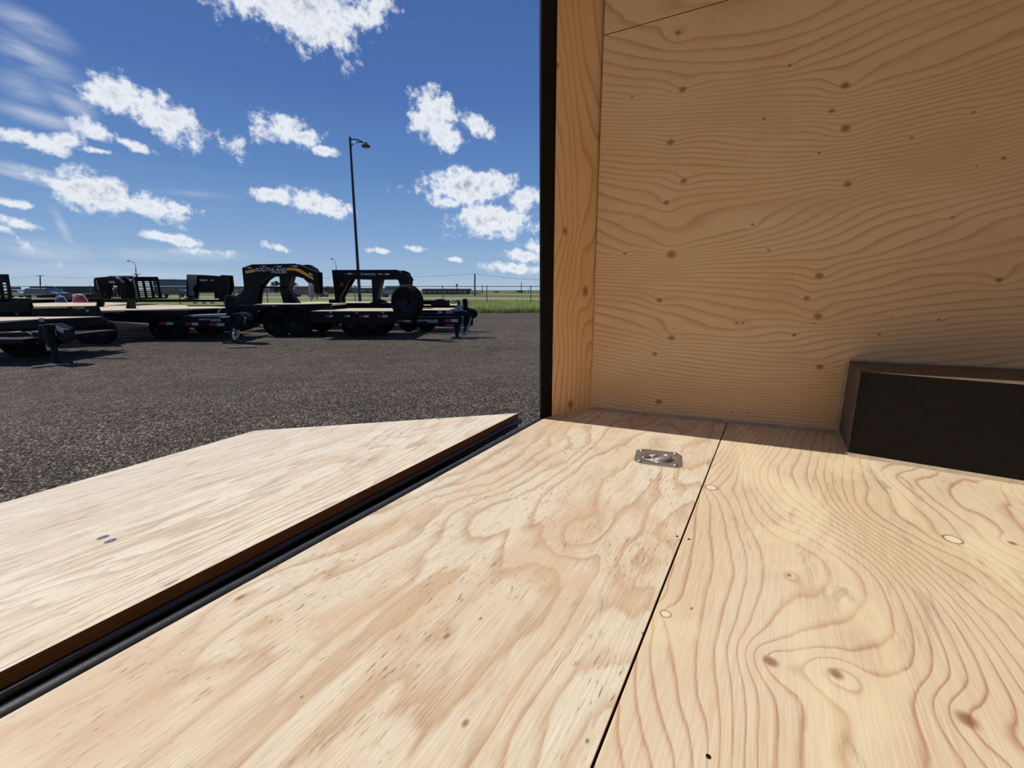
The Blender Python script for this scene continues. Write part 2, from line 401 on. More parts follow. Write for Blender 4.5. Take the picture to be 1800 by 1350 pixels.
M['plyside'] = simple('plywood_edge', srgb(120, 84, 50), 0.8, var=0.4, scale=60)
fl = empty('floor', (0, 0, 0), kind='structure')
G = 0.0016
p1 = [(0, 0), (Wloc[0], Wloc[1]), (wall_x(s0[1]) , seam_y(wall_x(s0[1])) - G), (LW, seam_y(LW) - G), (LW, 0)]
p1 = p1[::-1]
sheet('plywood_sheet', [M['floor1'], M['plyside']], fl, A0, FL.x, FL.y, p1[::-1], 0.018, bevel=0.0012)
ya = seam_y(wall_x(s0[1])); yb = seam_y(LW)
p2 = [(wall_x(ya), ya + G), (wall_x(ya + 1.22), ya + 1.22), (LW, yb + 1.22), (LW, yb + G)]
sheet('plywood_sheet', [M['floor2'], M['plyside']], fl, A0, FL.x, FL.y, p2, 0.018, bevel=0.0012)
p3 = [(wall_x(ya + 1.223), ya + 1.224), (wall_x(LEN), LEN), (LW, LEN), (LW, yb + 1.224)]
sheet('plywood_sheet', [M['floor1'], M['plyside']], fl, A0, FL.x, FL.y, p3, 0.018)
mb = MB(); mb.prism([FL.w(0.02, 0.004, -0.0185), FL.w(wall_x(LEN), LEN, -0.0185), FL.w(LW, LEN, -0.0185), FL.w(LW, 0.004, -0.0185)], (0, 0, -0.06))
mb.build('floor_frame', M['dark'], fl)
# screws and nail holes in the floor
def screw(parent, fr, u, v, r=0.0032, mat='dark', name='screw_head', z=0.0006):
    x, y = fr.px(u, v); m = MB(); m.lathe(fr.w(x, y, z), fr.n, [(0, -.0004), (r*.35, -.0006), (r*.5, .0002), (r, 0.0001), (r, -0.002)], 12)
    return m.build(name, M[mat], parent, smooth=True)
for u, v in ((1190,943),(1211,948),(994,797),(1245,1330)): screw(fl, FL, u, v, 0.003, 'dark')

# right wall
def WKN(u, v, r, amp, st='k', ax=1.3): return WL.knot(u, v, r * (.85 if st == 'k' else 1), amp, st, ax)
wk = [WKN(1192,58,7,.8),WKN(1200,157,9,1.0),WKN(1179,250,9,1.0),WKN(1202,318,8,1.0),WKN(1171,356,7,.8),WKN(1180,447,11,1.2),WKN(1159,528,7,.8),WKN(1180,594,8,.9),WKN(1151,622,6,.7),WKN(1158,706,8,.8),
      WKN(1486,150,11,1.3),WKN(1462,195,7,.8),WKN(1486,226,11,1.2),WKN(1490,324,9,1.2),WKN(1440,485,10,1.2),WKN(1418,524,7,.8),WKN(1438,556,10,1.2),WKN(1441,645,8,.9),WKN(1396,589,5,.5),
      WKN(1388,115,5,.4),WKN(1343,209,4,.4),WKN(1711,197,4,.4),WKN(1764,278,6,.6),WKN(1603,242,3,.3),WKN(1440,269,4,.4),WKN(1323,395,4,.4),WKN(1351,440,4,.4),WKN(1674,382,4,.4),WKN(1650,562,4,.4),WKN(1294,568,3,.3),WKN(1306,568,3,.3),WKN(1098,446,4,.4),WKN(1111,171,3,.4),WKN(1546,588,3,.3),WKN(1756,492,8,.8),
      WKN(1340,75,42,7.5,'n',3.4),WKN(1400,368,44,9,'n',4.2),WKN(1680,345,36,-7,'n',4.2),WKN(1350,530,30,4.5,'n',3.4),WKN(1380,640,34,6,'n',3.4),WKN(1620,175,36,4,'n',3.0)]
M['wall'] = plywood('plywood_wall', srgb(240, 202, 150), srgb(234, 188, 132), srgb(202, 148, 92), K=42, A=17, sx=0.7, sy=2.4, knots=wk, seed=8.2,
                    rough=0.55, fibre=0.07, lw=0.40, soft=0.22, blotch=(srgb(222, 172, 124), 0.35), w2=0.5, tear=0.12)
wr = empty('wall_right', (0, 0, 0), kind='structure')
sa = WL.px(1055, 64); sb = WL.px(1280, 0); k = (sb[1] - sa[1]) / (sb[0] - sa[0])
WLEN = 4.3; WH = 2.25
y0 = sa[1] - k * sa[0]; y1 = y0 + k * WLEN
print('wall seam', sa, sb, 'height', y0, y1)
# the wall frame must face the room
if WL.n.dot(EYE - W0) < 0: raise Exception('wall faces out')
sheet('plywood_sheet', [M['wall'], M['plyside']], wr, WL.w(0, 0), WL.x, WL.y, [(0.0, 0.006), (WLEN, 0.006), (WLEN, y1 - .0012), (0, y0 - .0012)], 0.012)
sheet('plywood_sheet', [M['wall'], M['plyside']], wr, WL.w(0, 0), WL.x, WL.y, [(0.0, y0 + .0012), (WLEN, y1 + .0012), (WLEN, WH), (0, WH)], 0.012)
mb = MB(); mb.prism([WL.w(0.0, -0.08, -0.0125), WL.w(WLEN, -0.08, -0.0125), WL.w(WLEN, WH, -0.0125), WL.w(0.0, WH, -0.0125)], WL.n * -0.045)
mb.build('outer_skin', M['outer'], wr)
for u, v in ((1286,724),(1316,726),(1130,717)): screw(wr, WL, u, v, 0.0026, 'dark')
screw(wr, WL, 1468, 658, 0.0028, 'chrome')

# rear jamb board and black corner post
J0 = PZ(970, 731, ZF)
JL = Frame(J0, W0 - J0, UT)
jw = (W0 - J0).length
def JK(u, v, r, amp, st='k', ax=1.0):
    x, y, rx, ry, a, s_ = JL.knot(u, v, r, amp, st, ax); return (y, -x, ry * 1.5, rx, a, s_)
jk = [JK(980,115,5,.6),JK(993,406,6,.6),JK(1029,512,8,.8),JK(1003,711,7,.7),JK(976,615,8,.8,'n'),JK(1000,600,30,2.0,'n'),JK(1020,330,30,2.2,'n'),JK(1000,200,30,2.0,'n')]
M['jamb'] = plywood('jamb_wood', srgb(248, 204, 148), srgb(242, 190, 128), srgb(214, 150, 92), K=26, A=12, sx=0.9, sy=3.2, knots=jk, seed=15.0, rough=0.5, fibre=0.1, lw=.4, soft=.2, w2=.6)
# grain runs up the board: the object's X is vertical, its Y points to the opening
jx, jy = JL.y, -JL.x
o = sheet('trim_1', [M['jamb'], M['plyside']], None, JL.w(0, 0), jx, jy, [(-0.03, 0), (-0.03, -jw - .014), (WH, -jw - .014), (WH, 0)], 0.012, kind='structure')
P0 = PZ(953, 736, ZF)
mb = MB(); ex = (J0 - P0); q = [P0, J0 + ex * 0.6]
out = Vector((ex.y, -ex.x, 0)).normalized()
if out.dot(J0) < 0: out = -out
mb.prism([P0 + Vector((0,0,-.12)), q[1] + Vector((0,0,-.12)), q[1] + UT * WH, P0 + UT * WH], out * 0.012)
for z in (0.25, 0.9, 1.5):
    mb.tube(P0 + UT * z + ex * .5 - out * .001, P0 + UT * z + ex * .5 - out * .004, 0.004)
struct(mb, 'trim_2', M['black'], bevel=0.002)
# sealant bead at the foot of the wall
mb = MB()
wx = WL.px(1471, 757)[0]
mb.prism([WL.w(0, 0.0005, 0), WL.w(0, 0.0005, 0.008), WL.w(0, 0.012, 0)], WL.x * wx)
struct(mb, 'baseboard_right', M['caulk'], smooth=True)

# ceiling, left wall, front wall (seen only in what they do to the light)
mb = MB(); zc = WH
mb.prism([FL.w(-0.02, 0.0, zc), FL.w(wall_x(LEN), LEN, zc), FL.w(LW, LEN, zc), FL.w(LW, 0.0, zc)], (0, 0, 0.06))
struct(mb, 'ceiling', M['ceil'])
mb = MB(); mb.prism([FL.w(LW, 0, -.08), FL.w(LW, 1.3, -.08), FL.w(LW, 1.3, WH), FL.w(LW, 0, WH)], FL.x * 0.05)
struct(mb, 'wall_left', M['ceil'])


mb = MB(); mb.prism([FL.w(wall_x(LEN), LEN, -.08), FL.w(LW, LEN, -.08), FL.w(LW, LEN, WH), FL.w(wall_x(LEN), LEN, WH)], FL.y * 0.05)
struct(mb, 'wall_front', M['wall'])
# rear sill: scuffed round tube against the floor edge, glossy hinge rail, black channel below
sill = empty('trim_3', (0, 0, 0), kind='structure')
mb = MB(); mb.tube(FL.w(-0.02, -0.017, -0.014), FL.w(LW, -0.017, -0.014), 0.0155, n=20); mb.build('sill_tube', M['sillblack'], sill, smooth=True)
mb = MB(); mb.tube(FL.w(-0.0, -0.070, -0.050), FL.w(LW, -0.070, -0.050), 0.020, n=20); mb.build('hinge_rail', M['blackgloss'], sill, smooth=True)
mb = MB(); mb.prism([FL.w(0, 0.0, -.025), FL.w(0, -.036, -.032), FL.w(0, -.036, -.06), FL.w(0, -.10, -.075), FL.w(0, -.10, -.2), FL.w(0, 0.0, -.2)], FL.x * LW)
mb.build('sill_channel', M['black'], sill)

# wheel box
F0 = PZ(1490, 800, ZF); F1 = PZ(1800, 851, ZF); bx = (F1 - F0).normalized()
hb = 0.519 * H
dd = -tdir                                     # towards the wall
def to_wall(p):
    return p + dd * ((W0 - p).dot(WL.n) / dd.dot(WL.n))
B0, B1, E1 = to_wall(F0), None, F0 + bx * 1.75
B1 = to_wall(E1)
wb = empty('wheel_box', (F0 + E1) / 2, 'black steel wheel box along the foot of the plywood wall', 'wheel box')
U = Vector((0, 0, 1)); t_ = 0.003
inn = Vector((-bx.y, bx.x, 0)); inn = inn if inn.dot(B0 - F0) > 0 else -inn
def panel(name, pts, ext, mat='box'):
    m = MB(); m.prism(pts, ext); return m.build(name, M[mat], wb, bevel=0.0008)
panel('front_panel', [F0, E1, E1 + U * (hb + t_), F0 + U * (hb + t_)], inn * t_)
M['boxend'] = simple('black_with_wall_reflection', (0.15, 0.11, 0.076), 0.75, var=0.2, scale=20, spec=0.15)  # brown reflection of the wall on the black box, painted into the colour
panel('end_panel', [F0 + inn * .003, B0, B0 + U * hb, F0 + inn * .003 + U * hb], bx * t_, 'boxend')
panel('end_panel', [E1 + inn * .004, B1, B1 + U * hb, E1 + inn * .004 + U * hb], -bx * t_, 'boxend')
panel('top_panel', [F0 + inn * t_ + U * hb, E1 + inn * t_ + U * hb, B1 + U * hb, B0 + U * hb], U * t_, 'boxend')
mb = MB()
mb.prism([F0 - inn * .0, F0 - inn * .014, F0 + U * .010], bx * 1.75)
mb.prism([F0, F0 - bx * .012, F0 + U * .012], (B0 - F0))
mb.prism([B0 + WL.n * .001, B0 + WL.n * .001 - WL.x * .012, B0 + WL.n * .010], U * hb)
mb.prism([B0 + U * (hb + t_) , B0 + U * (hb + t_ + .009), B0 + U * (hb + t_) + WL.n * .006], (B1 - B0))
mb.build('sealant_bead', M['caulk'], wb, smooth=True, label='grey sealant bead')

# recessed tie-down ring
pc = (PZ(1122,791,ZF) + PZ(1205,797,ZF) + PZ(1109,812,ZF) + PZ(1192,826,ZF)) / 4
px_ = ((PZ(1205,797,ZF) - PZ(1122,791,ZF)) + (PZ(1192,826,ZF) - PZ(1109,812,ZF)))
td = empty('tie_down_ring', pc, 'zinc plated recessed tie-down ring bolted into the plywood floor', 'tie-down')
TD = Frame(pc + Vector((0, 0, 0.0005)), px_, Vector((-px_.y, px_.x, 0)))
hx, hy, cc = 0.074, 0.070, 0.020
octo = [(-hx+cc,-hy),(hx-cc,-hy),(hx,-hy+cc),(hx,hy-cc),(hx-cc,hy),(-hx+cc,hy),(-hx,hy-cc),(-hx,-hy+cc)]
# plate with an oval cup pressed into it
import bmesh
def ring_plate(lo, hi):
    m = MB(); N = 48; rings = []
    def outer(t, s=1.0):
        c, sn = math.cos(t), math.sin(t); best = 1e9
        for i in range(8):
            (ax_, ay_), (bx_, by_) = octo[i], octo[(i + 1) % 8]
            ex_, ey_ = bx_ - ax_, by_ - ay_; den = c * ey_ - sn * ex_
            if abs(den) < 1e-9: continue
            r = (ax_ * ey_ - ay_ * ex_) / den; q = (c * ay_ - sn * ax_) / -den if False else ((ax_ * sn - ay_ * c) / (c * ey_ - sn * ex_))
            if r > 0 and -1e-6 <= q <= 1 + 1e-6: best = min(best, r)
        return (c * best * s, sn * best * s)
    def cup(t, a, b, z): return (a * math.cos(t), b * math.sin(t), z)
    T = [2 * math.pi * (i + .5) / N for i in range(N)]
    rings = [[(*outer(t, 1.0), 0.0) for t in T], [(*outer(t, 1.0), 0.0022) for t in T], [(*outer(t, .965), 0.0034) for t in T],
             [cup(t, .056, .043, 0.0036) for t in T], [cup(t, .052, .039, 0.0014) for t in T], [cup(t, .044, .031, -0.012) for t in T], [cup(t, .022, .016, -0.0135) for t in T], [cup(t, .001, .001, -0.0135) for t in T]]
    rings = rings[lo:hi]
    for r in rings: m.v += [TD.w(*p) for p in r]
    for k in range(len(rings) - 1):
        for i in range(N):
            j = (i + 1) % N; m.f.append([k*N+i, k*N+j, (k+1)*N+j, (k+1)*N+i]); m.m.append(0)
    return m
ring_plate(0, 5).build('base_plate', M['chrome'], td, smooth=True)
ring_plate(4, 8).build('recessed_cup', M['steel'], td, smooth=True)
mb = MB(); pr = []
for i in range(29):
    a = 2 * math.pi * i / 28; pr.append(TD.w(0.012 + .026 * math.cos(a), .022 * math.sin(a), 0.003 + 0.004 * math.cos(a)))
mb.path(pr, 0.0062, 10); mb.build('ring', M['chrome'], td, smooth=True)
mb = MB(); mb.prism([TD.w(-.046, -.014, .0045), TD.w(-.028, -.014, .0085), TD.w(-.028, .014, .0085), TD.w(-.046, .014, .0045)], (0, 0, -.004)); mb.build('ring_clamp', M['steel'], td, bevel=0.001)
for sx in (-1, 1):
    for sy in (-1, 1):
        c_ = TD.w(sx * .055, sy * .054, .003); mb = MB()
        mb.lathe(c_, TD.n, [(0.0001, .0052), (.004, .0048), (.0075, .0026), (.0085, 0)], 16); mb.build('bolt_head', M['chrome'], td, smooth=True)

# loading ramp, hinged down
E0r = PZ(0, 1181, ZF - 0.002); E1r = PZ(911, 726, ZF - 0.002)
rx = (E1r - E0r).normalized(); ry = Vector((-rx.y, rx.x, -0.194))
RM = Frame(E1r, rx, ry)
c1 = RM.px(447, 757); c2 = RM.px(0, 885)
print('ramp far', c1, c2, 'z far', RM.w(*c1).z)
kk = (c2[1] - c1[1]) / (c2[0] - c1[0]); xl = -2.5
far_l = c1[1] + kk * (xl - c1[0])
rk = [RM.knot(255,975,8,.5,'n'),RM.knot(390,910,10,.8,'n'),RM.knot(120,1010,14,1.0,'n'),RM.knot(600,840,20,1.4,'n'),RM.knot(300,1025,4,.2,'k',2.5)]
M['ramp'] = plywood('plywood_ramp_bleached', srgb(228, 216, 192), srgb(216, 198, 170), srgb(184, 160, 130), K=10, A=14, sx=0.6, sy=3.4, knots=rk, seed=22.0,
                    rough=0.62, fibre=0.2, lw=.5, soft=.3, wear=0.6, blotch=(srgb(206, 184, 154), .5), tear=0.8, mott=0.55, w2=1.8)
def edge_mat():
    m, t, b = new_mat('stained_plywood_edge')
    co = t.new('ShaderNodeTexCoord').outputs['Object']; z = t.sep(co)[2]
    s = t.math('FRACT', t.math('MULTIPLY', z, 190.0)); n = t.noise(t.mapping(co, sc=(12, 12, 300)), 1.0, 4.0)
    t.put(b.inputs['Base Color'], t.mix(t.math('MULTIPLY', t.maprange(s, .4, .6), n), srgb(150, 98, 52), srgb(72, 46, 26))); b.inputs['Roughness'].default_value = .7
    return m
M['rampedge'] = edge_mat()
rd = empty('ramp_door', RM.w(-1.2, 1.0, -.1), 'plywood covered loading ramp lowered behind the trailer sill', 'ramp')
sheet('plywood_panel', [M['ramp'], M['rampedge']], rd, RM.w(0, 0), RM.x, RM.y, [(0, 0), (c1[0], c1[1]), (xl, far_l), (xl, 0)], 0.026, bevel=0.0015)
def rbar(x0, y0, x1, y1, w_, z0, z1):
    a = Vector((x0, y0)); b = Vector((x1, y1)); d_ = (b - a).normalized(); nn = Vector((-d_.y, d_.x)) * w_
    m = MB(); ps = [a, b, b + nn, a + nn]
    m.hexa([RM.w(p.x, p.y, z0) for p in ps] + [RM.w(p.x, p.y, z1) for p in ps]); return m.build('frame_bar', M['black'], rd)
rbar(-0.01, 0.006, xl, 0.006, -.03, -.062, -.0262)
rbar(xl, far_l - .045, c1[0], c1[1] - .045, .035, -.055, -.0262)
rbar(-.02, .05, c1[0] - .02, c1[1] - .06, .035, -.055, -.0262)
rbar(xl, .05, xl, far_l - .06, -.035, -.055, -.0262)
rbar(-1.2, .05, -1.2, (c1[1] + kk * (-1.2 - c1[0])) - .06, .035, -.055, -.0262)
mb = MB(); mb.tube(RM.w(-0.015, -.012, -.034), RM.w(xl, -.012, -.034), .011, n=14); mb.build('hinge_tube', M['blackgloss'], rd, smooth=True)
for u, v in ((181, 945), (194, 951)):
    x, y = RM.px(u, v); m = MB()
    m.lathe(RM.w(x, y, .0006), RM.n, [(0.0001, -.002), (.004, -.0015), (.0045, .0006), (.0125, .0016), (.0135, .0004), (.0135, -.001)], 18)
    m.tube(RM.w(x - .006, y, -.0012), RM.w(x + .006, y, -.0012), .0012, n=6); m.build('screw_head', M['chrome'], rd, smooth=True)

# ------------------------------------------------------------------ yard, verge, road
def ground_mat():
    m, t, b = new_mat('worn_asphalt')
    co = t.new('ShaderNodeTexCoord').outputs['Object']
    v1 = t.new('ShaderNodeTexVoronoi'); t.put(v1.inputs['Vector'], co); v1.inputs['Scale'].default_value = 92.0
    v2 = t.new('ShaderNodeTexVoronoi'); t.put(v2.inputs['Vector'], co); v2.inputs['Scale'].default_value = 38.0
    r1 = t.sep(v1.outputs['Color'])[0]; r2 = t.sep(v2.outputs['Color'])[1]
    n = t.noise(co, 2.2, 5.0, 0.7); n2 = t.noise(co, 0.12, 4.0, 0.55)
    st = t.mapping(co, sc=(0.05, 0.5, 1)); n3 = t.noise(st, 1.0, 4.0, 0.6)
    c = t.ramp(r1, [(0.0, srgb(22, 19, 15)), (0.35, srgb(65, 56, 47)), (0.75, srgb(106, 94, 79)), (0.93, srgb(150, 139, 124)), (1.0, srgb(214, 205, 190))])
    c = t.mix(t.math('MULTIPLY', t.maprange(r2, .86, .93), t.maprange(v2.outputs['Distance'], .0, .35, .8, 0)), c, srgb(176, 164, 148))
    c = t.mix(1.0, c, t.ramp(n, [(0.25, (0.62,) * 3), (0.75, (1.25,) * 3)]), 'MULTIPLY')
    c = t.mix(1.0, c, t.ramp(t.math('ADD', t.math('MULTIPLY', n2, .6), t.math('MULTIPLY', n3, .4)), [(0.35, (0.78, 0.76, 0.76)), (0.65, (1.12, 1.1, 1.08))]), 'MULTIPLY')
    t.put(b.inputs['Base Color'], c); b.inputs['Roughness'].default_value = 0.92; b.inputs['Specular IOR Level'].default_value = 0.15
    bn = t.new('ShaderNodeBump'); bn.inputs['Strength'].default_value = 0.9; bn.inputs['Distance'].default_value = 0.02
    t.put(bn.inputs['Height'], t.math('ADD', t.math('MULTIPLY', v1.outputs['Distance'], -.7), t.math('ADD', t.math('MULTIPLY', r2, .35), t.math('MULTIPLY', n, .6)))); t.l.new(bn.outputs[0], b.inputs['Normal'])
    return m
def field_mat(name, a, b_, sc):
    m, t, b = new_mat(name)
    co = t.new('ShaderNodeTexCoord').outputs['Object']
    n = t.noise(t.mapping(co, sc=(sc, sc * 2, 1)), 1.0, 8.0, 0.7)
    t.put(b.inputs['Base Color'], t.ramp(n, [(0.3, a), (0.7, b_)])); b.inputs['Roughness'].default_value = 0.95
    b.inputs['Specular IOR Level'].default_value = 0.1
    return m
M['asphalt'] = ground_mat()
M['field'] = field_mat('mown_field', srgb(84, 94, 56), srgb(116, 120, 76), 0.2)
M['vergebase'] = field_mat('verge_soil', srgb(98, 110, 58), srgb(128, 136, 78), 1.5)
M['gravel'] = field_mat('pale_gravel', srgb(150, 142, 124), srgb(182, 172, 152), 2.0)
def smooth(a, b, x):
    x = max(0, min(1, (x - a) / (b - a))); return x * x * (3 - 2 * x)
def gz(x, y): return ZG * smooth(4.2, 10.5, math.hypot(x, y))
EDGE = 28.6
def edge_y(x): return EDGE + 0.22 * math.sin(x * 1.9) + 0.15 * math.sin(x * 4.7 + 1) + 0.3 * math.sin(x * .33)
mb = MB(); rs = [0.0, 1, 2, 3, 4, 4.6, 5.2, 5.8, 6.4, 7, 7.6, 8.2, 8.8, 9.4, 10, 10.6, 12, 16, 22, 30, 45, 70]
NA = 96
for i, r in enumerate(rs):
    for a in range(NA):
        t = 2 * math.pi * a / NA; x, y = r * math.sin(t), r * math.cos(t); y = min(y, EDGE + 1.0)
        mb.v.append(Vector((x, y, gz(x, y))))
for i in range(len(rs) - 1):
    for a in range(NA):
        b_ = (a + 1) % NA; mb.f.append([i*NA+a, i*NA+b_, (i+1)*NA+b_, (i+1)*NA+a]); mb.m.append(0)
struct(mb, 'ground', M['asphalt'], smooth=True)
mb = MB(); N = 220; x0, x1 = -70, 60
for i in range(N + 1):
    x = x0 + (x1 - x0) * i / N; mb.v += [Vector((x, edge_y(x), ZG + .012)), Vector((x, edge_y(x) + .5, ZG + .05)), Vector((x, 90, ZG + .05))]
for i in range(N):
    for k in range(2): mb.f.append([i*3+k, (i+1)*3+k, (i+1)*3+k+1, i*3+k+1]); mb.m.append(0)
struct(mb, 'verge', M['vergebase'])
mb = MB(); mb.box(-4000, 60, ZG - .4, 4000, 7000, ZG + .02); struct(mb, 'far_field', M['field'])
def strip(name, ya, sl, w_, z, mat, x0=-900, x1=300, **kw):
    m = MB(); m.prism([(x0, ya + sl * x0, z), (x1, ya + sl * x1, z), (x1, ya + sl * x1 + w_, z), (x0, ya + sl * x0 + w_, z)], (0, 0, .02)); return struct(m, name, mat, **kw)
strip('road', 68, -0.36, 8.5, ZG + .05, M['gravel'])
strip('far_road', 138, -0.62, 17, ZG + .03, M['gravel'])

# tall grass on the verge, and shorter grass behind it
def grass_tufts(name, n, xr, yr, h, mat, seed, label, cat):
    r = random.Random(seed); m = MB()
    for i in range(n):
        x = r.uniform(*xr); y0_ = edge_y(x); yy = y0_ + .05 + (yr[1] - yr[0]) * (r.random() ** 1.7)
        hh = h * r.uniform(.45, 1.15); w_ = r.uniform(.018, .045); a = r.uniform(0, math.pi); dx, dy = math.cos(a) * w_, math.sin(a) * w_
        lx, ly = r.uniform(-.3, .3) * hh, r.uniform(-.3, .3) * hh; k = len(m.v)
        m.v += [Vector((x - dx, yy - dy, ZG)), Vector((x + dx, yy + dy, ZG)), Vector((x + lx, yy + ly, ZG + hh))]
        m.f.append([k, k+1, k+2]); m.m.append(0)
    return m.build(name, mat, None, label=label, cat=cat) if False else props(m.build(name, mat), label, cat, kind='stuff')
M['grass'] = field_mat('tall_grass', srgb(168, 178, 98), srgb(220, 218, 145), 0.9)
grass_tufts('tall_grass', 42000, (-16, 7), (0, 9.0), 0.46, M['grass'], 5, 'tall green grass growing along the edge of the asphalt yard', 'grass')
grass_tufts('tall_grass', 16000, (-16, 7), (8.5, 38), 0.34, M['grass'], 6, 'short rough grass behind the chain link fence', 'grass')

# chain link fence
FY = 44.0; FZ = ZG
fe = empty('chain_link_fence', (-20, FY, FZ), 'long chain link fence standing in the grass behind the trailers', 'fence')
ftop = PY(862, 503.5, FY).z
FX0, FX1 = -62, 22
xp = [PY(933 - 77.5 * i, 505, FY).x for i in range(-3, 15)]
for x in xp:
    m = MB(); m.tube((x, FY, FZ), (x, FY, ftop + .02), 0.042, n=8); m.lathe((x, FY, ftop + .02), (0, 0, 1), [(.05, 0), (.045, .05), (.001, .07)], 8)
    m.build('fence_post', M['galv'], fe)
m = MB(); m.tube((FX0, FY, ftop), (FX1, FY, ftop), 0.03, n=6); m.build('top_rail', M['galv'], fe)
m = MB(); hgt = ftop - .02 - (FZ + .05); st = 0.22; x = FX0
while x < FX1:
    for s in (-1, 1):
        xa, xb = (x, x + hgt) if s > 0 else (x + hgt, x)
        k = len(m.v); w_ = .0028
        m.v += [Vector((xa - w_, FY, FZ + .05)), Vector((xa + w_, FY, FZ + .05)), Vector((xb + w_, FY, ftop)), Vector((xb - w_, FY, ftop)), Vector((xa, FY + .005, FZ + .05)), Vector((xb, FY + .005, ftop))]
        m.f += [[k, k+1, k+2, k+3], [k+1, k+4, k+5, k+2], [k+4, k, k+3, k+5]]; m.m += [0] * 3
    x += st
props(m.build('wire_mesh', M['galv'], fe), kind='stuff')

# ------------------------------------------------------------------ lamp posts and power poles
def P(u, v, Y): return PY(u, v, Y)
def lamp_post(base, top, r0, r1, label, arm, head, group=None, decor=True):
    e = empty('street_lamp', base, label, 'street lamp', group)
    m = MB(); m.tube(base, top, r0, r1, 12); m.build('pole', M['lampblack'], e, smooth=True)
    m = MB(); m.tube(base, base + Vector((0, 0, .35)), r0 * 2.0, r0 * 1.5, 12); m.build('base', M['lampblack'], e)
    m = MB(); m.path(arm, r1 * .55, 8)
    if decor: m.path(decor, r1 * .4, 6)
    m.build('arm', M['lampblack'], e, smooth=True)
    m = MB(); hs = r1 * 2.4; hd = head
    m.lathe(hd, (0, 0, 1), [(.001, hs * 1.3), (hs * .5, hs * 1.1), (hs * .7, hs * .5), (hs * 1.7, 0), (hs * 1.6, -hs * .5), (.001, -hs * .5)], 14); m.build('lamp_head', M['lampblack'], e, smooth=True)
    return e
Y0 = 39.0
b0 = P(633.5, 541, Y0); b0.z = ZG; tp = P(615, 241, Y0)
k = lambda u, v: P(u, v, Y0)
lamp_post(b0, tp, .135, .085, 'tall dark street lamp with a short curved arm rising behind the gooseneck trailer',
          [k(616, 245), k(621, 244.7), k(628, 245.5), k(634, 248), k(639, 251.5), k(642, 254)], k(643, 256),
          decor=[k(616.5, 259), k(620, 253.5), k(625, 250.5), k(631, 249.5), k(637, 250)])
def far_lamp(u, v0, v1, ua, Y, label):
    b_ = P(u + (.6), v0, Y); b_.z = ZG; t_p = P(u - .8, v1 + 12, Y)
    kk_ = lambda a, b: P(a, b, Y)
    lamp_post(b_, t_p, .11, .08, label, [t_p, kk_(u - 2.2, v1 + 6), kk_(u - 4.5, v1 + 2), kk_(ua, v1)], kk_(ua - .8, v1 + .3), decor=None)
far_lamp(239.5, 522, 458.5, 226, 104, 'slim distant street lamp above the raised ramps, arm pointing left')
far_lamp(591.5, 522, 455, 584, 120, 'small distant street lamp left of the tall lamp, half hidden by a gooseneck')
wires = []
def power_pole(u, vt, vb, Y, label, bars=(), r=.14, group=None):
    base = P(u, vb, Y); base.z = ZG; top = P(u, vt, Y)
    e = empty('power_pole', base, label, 'power pole', group)
    m = MB(); m.tube(base, top, r, r * .8, 8); m.build('pole', M['polewood'], e, smooth=True)
    for (v, hw) in bars:
        c = P(u, v, Y); m = MB(); m.box(c.x - hw, c.y - .08, c.z - .08, c.x + hw, c.y + .08, c.z + .08)
        for s in (-.9, 0, .9): m.tube(c + Vector((s * hw, 0, .08)), c + Vector((s * hw, 0, .35)), .06, n=6)
        m.build('crossarm', M['polewood'], e)
    return e
power_pole(834.6, 481, 517, 110, 'tall grey power pole beside the far brick building', r=.2)
power_pole(848, 501, 518, 240, 'thin pole just right of the tall power pole', r=.22)
power_pole(916.3, 495.5, 518, 200, 'lone thin pole near the black door post', r=.16)
power_pole(70.5, 484.5, 514, 160, 'leftmost power pole with one crossarm above the parked car', bars=((485.2, 1.15),), r=.2)
power_pole(241, 482, 514, 150, 'power pole with crossarm behind the raised ramps', bars=((482.5, 1.0),), r=.18)
def wire(pts, r, label):
    m = MB(); m.path(pts, r, 5); props(m.build('power_line', M['dark']), label, 'power line')
def sag(a, b, s, n=12): return [a + (b - a) * (i / n) - Vector((0, 0, 4 * s * (i / n) * (1 - i / n))) for i in range(n + 1)]
wire(sag(P(420, 482, 150), P(834.6, 481.3, 110), 1.2) + sag(P(834.6, 481.3, 110), P(1060, 489, 95), .8)[1:], .028, 'long power line running past the tall power pole')
wire(sag(P(-60, 489, 150), P(70.5, 484.5, 160), .5) + sag(P(70.5, 484.5, 160), P(241, 482.2, 150), 1.0)[1:], .025, 'thin power line between the two crossarm poles')

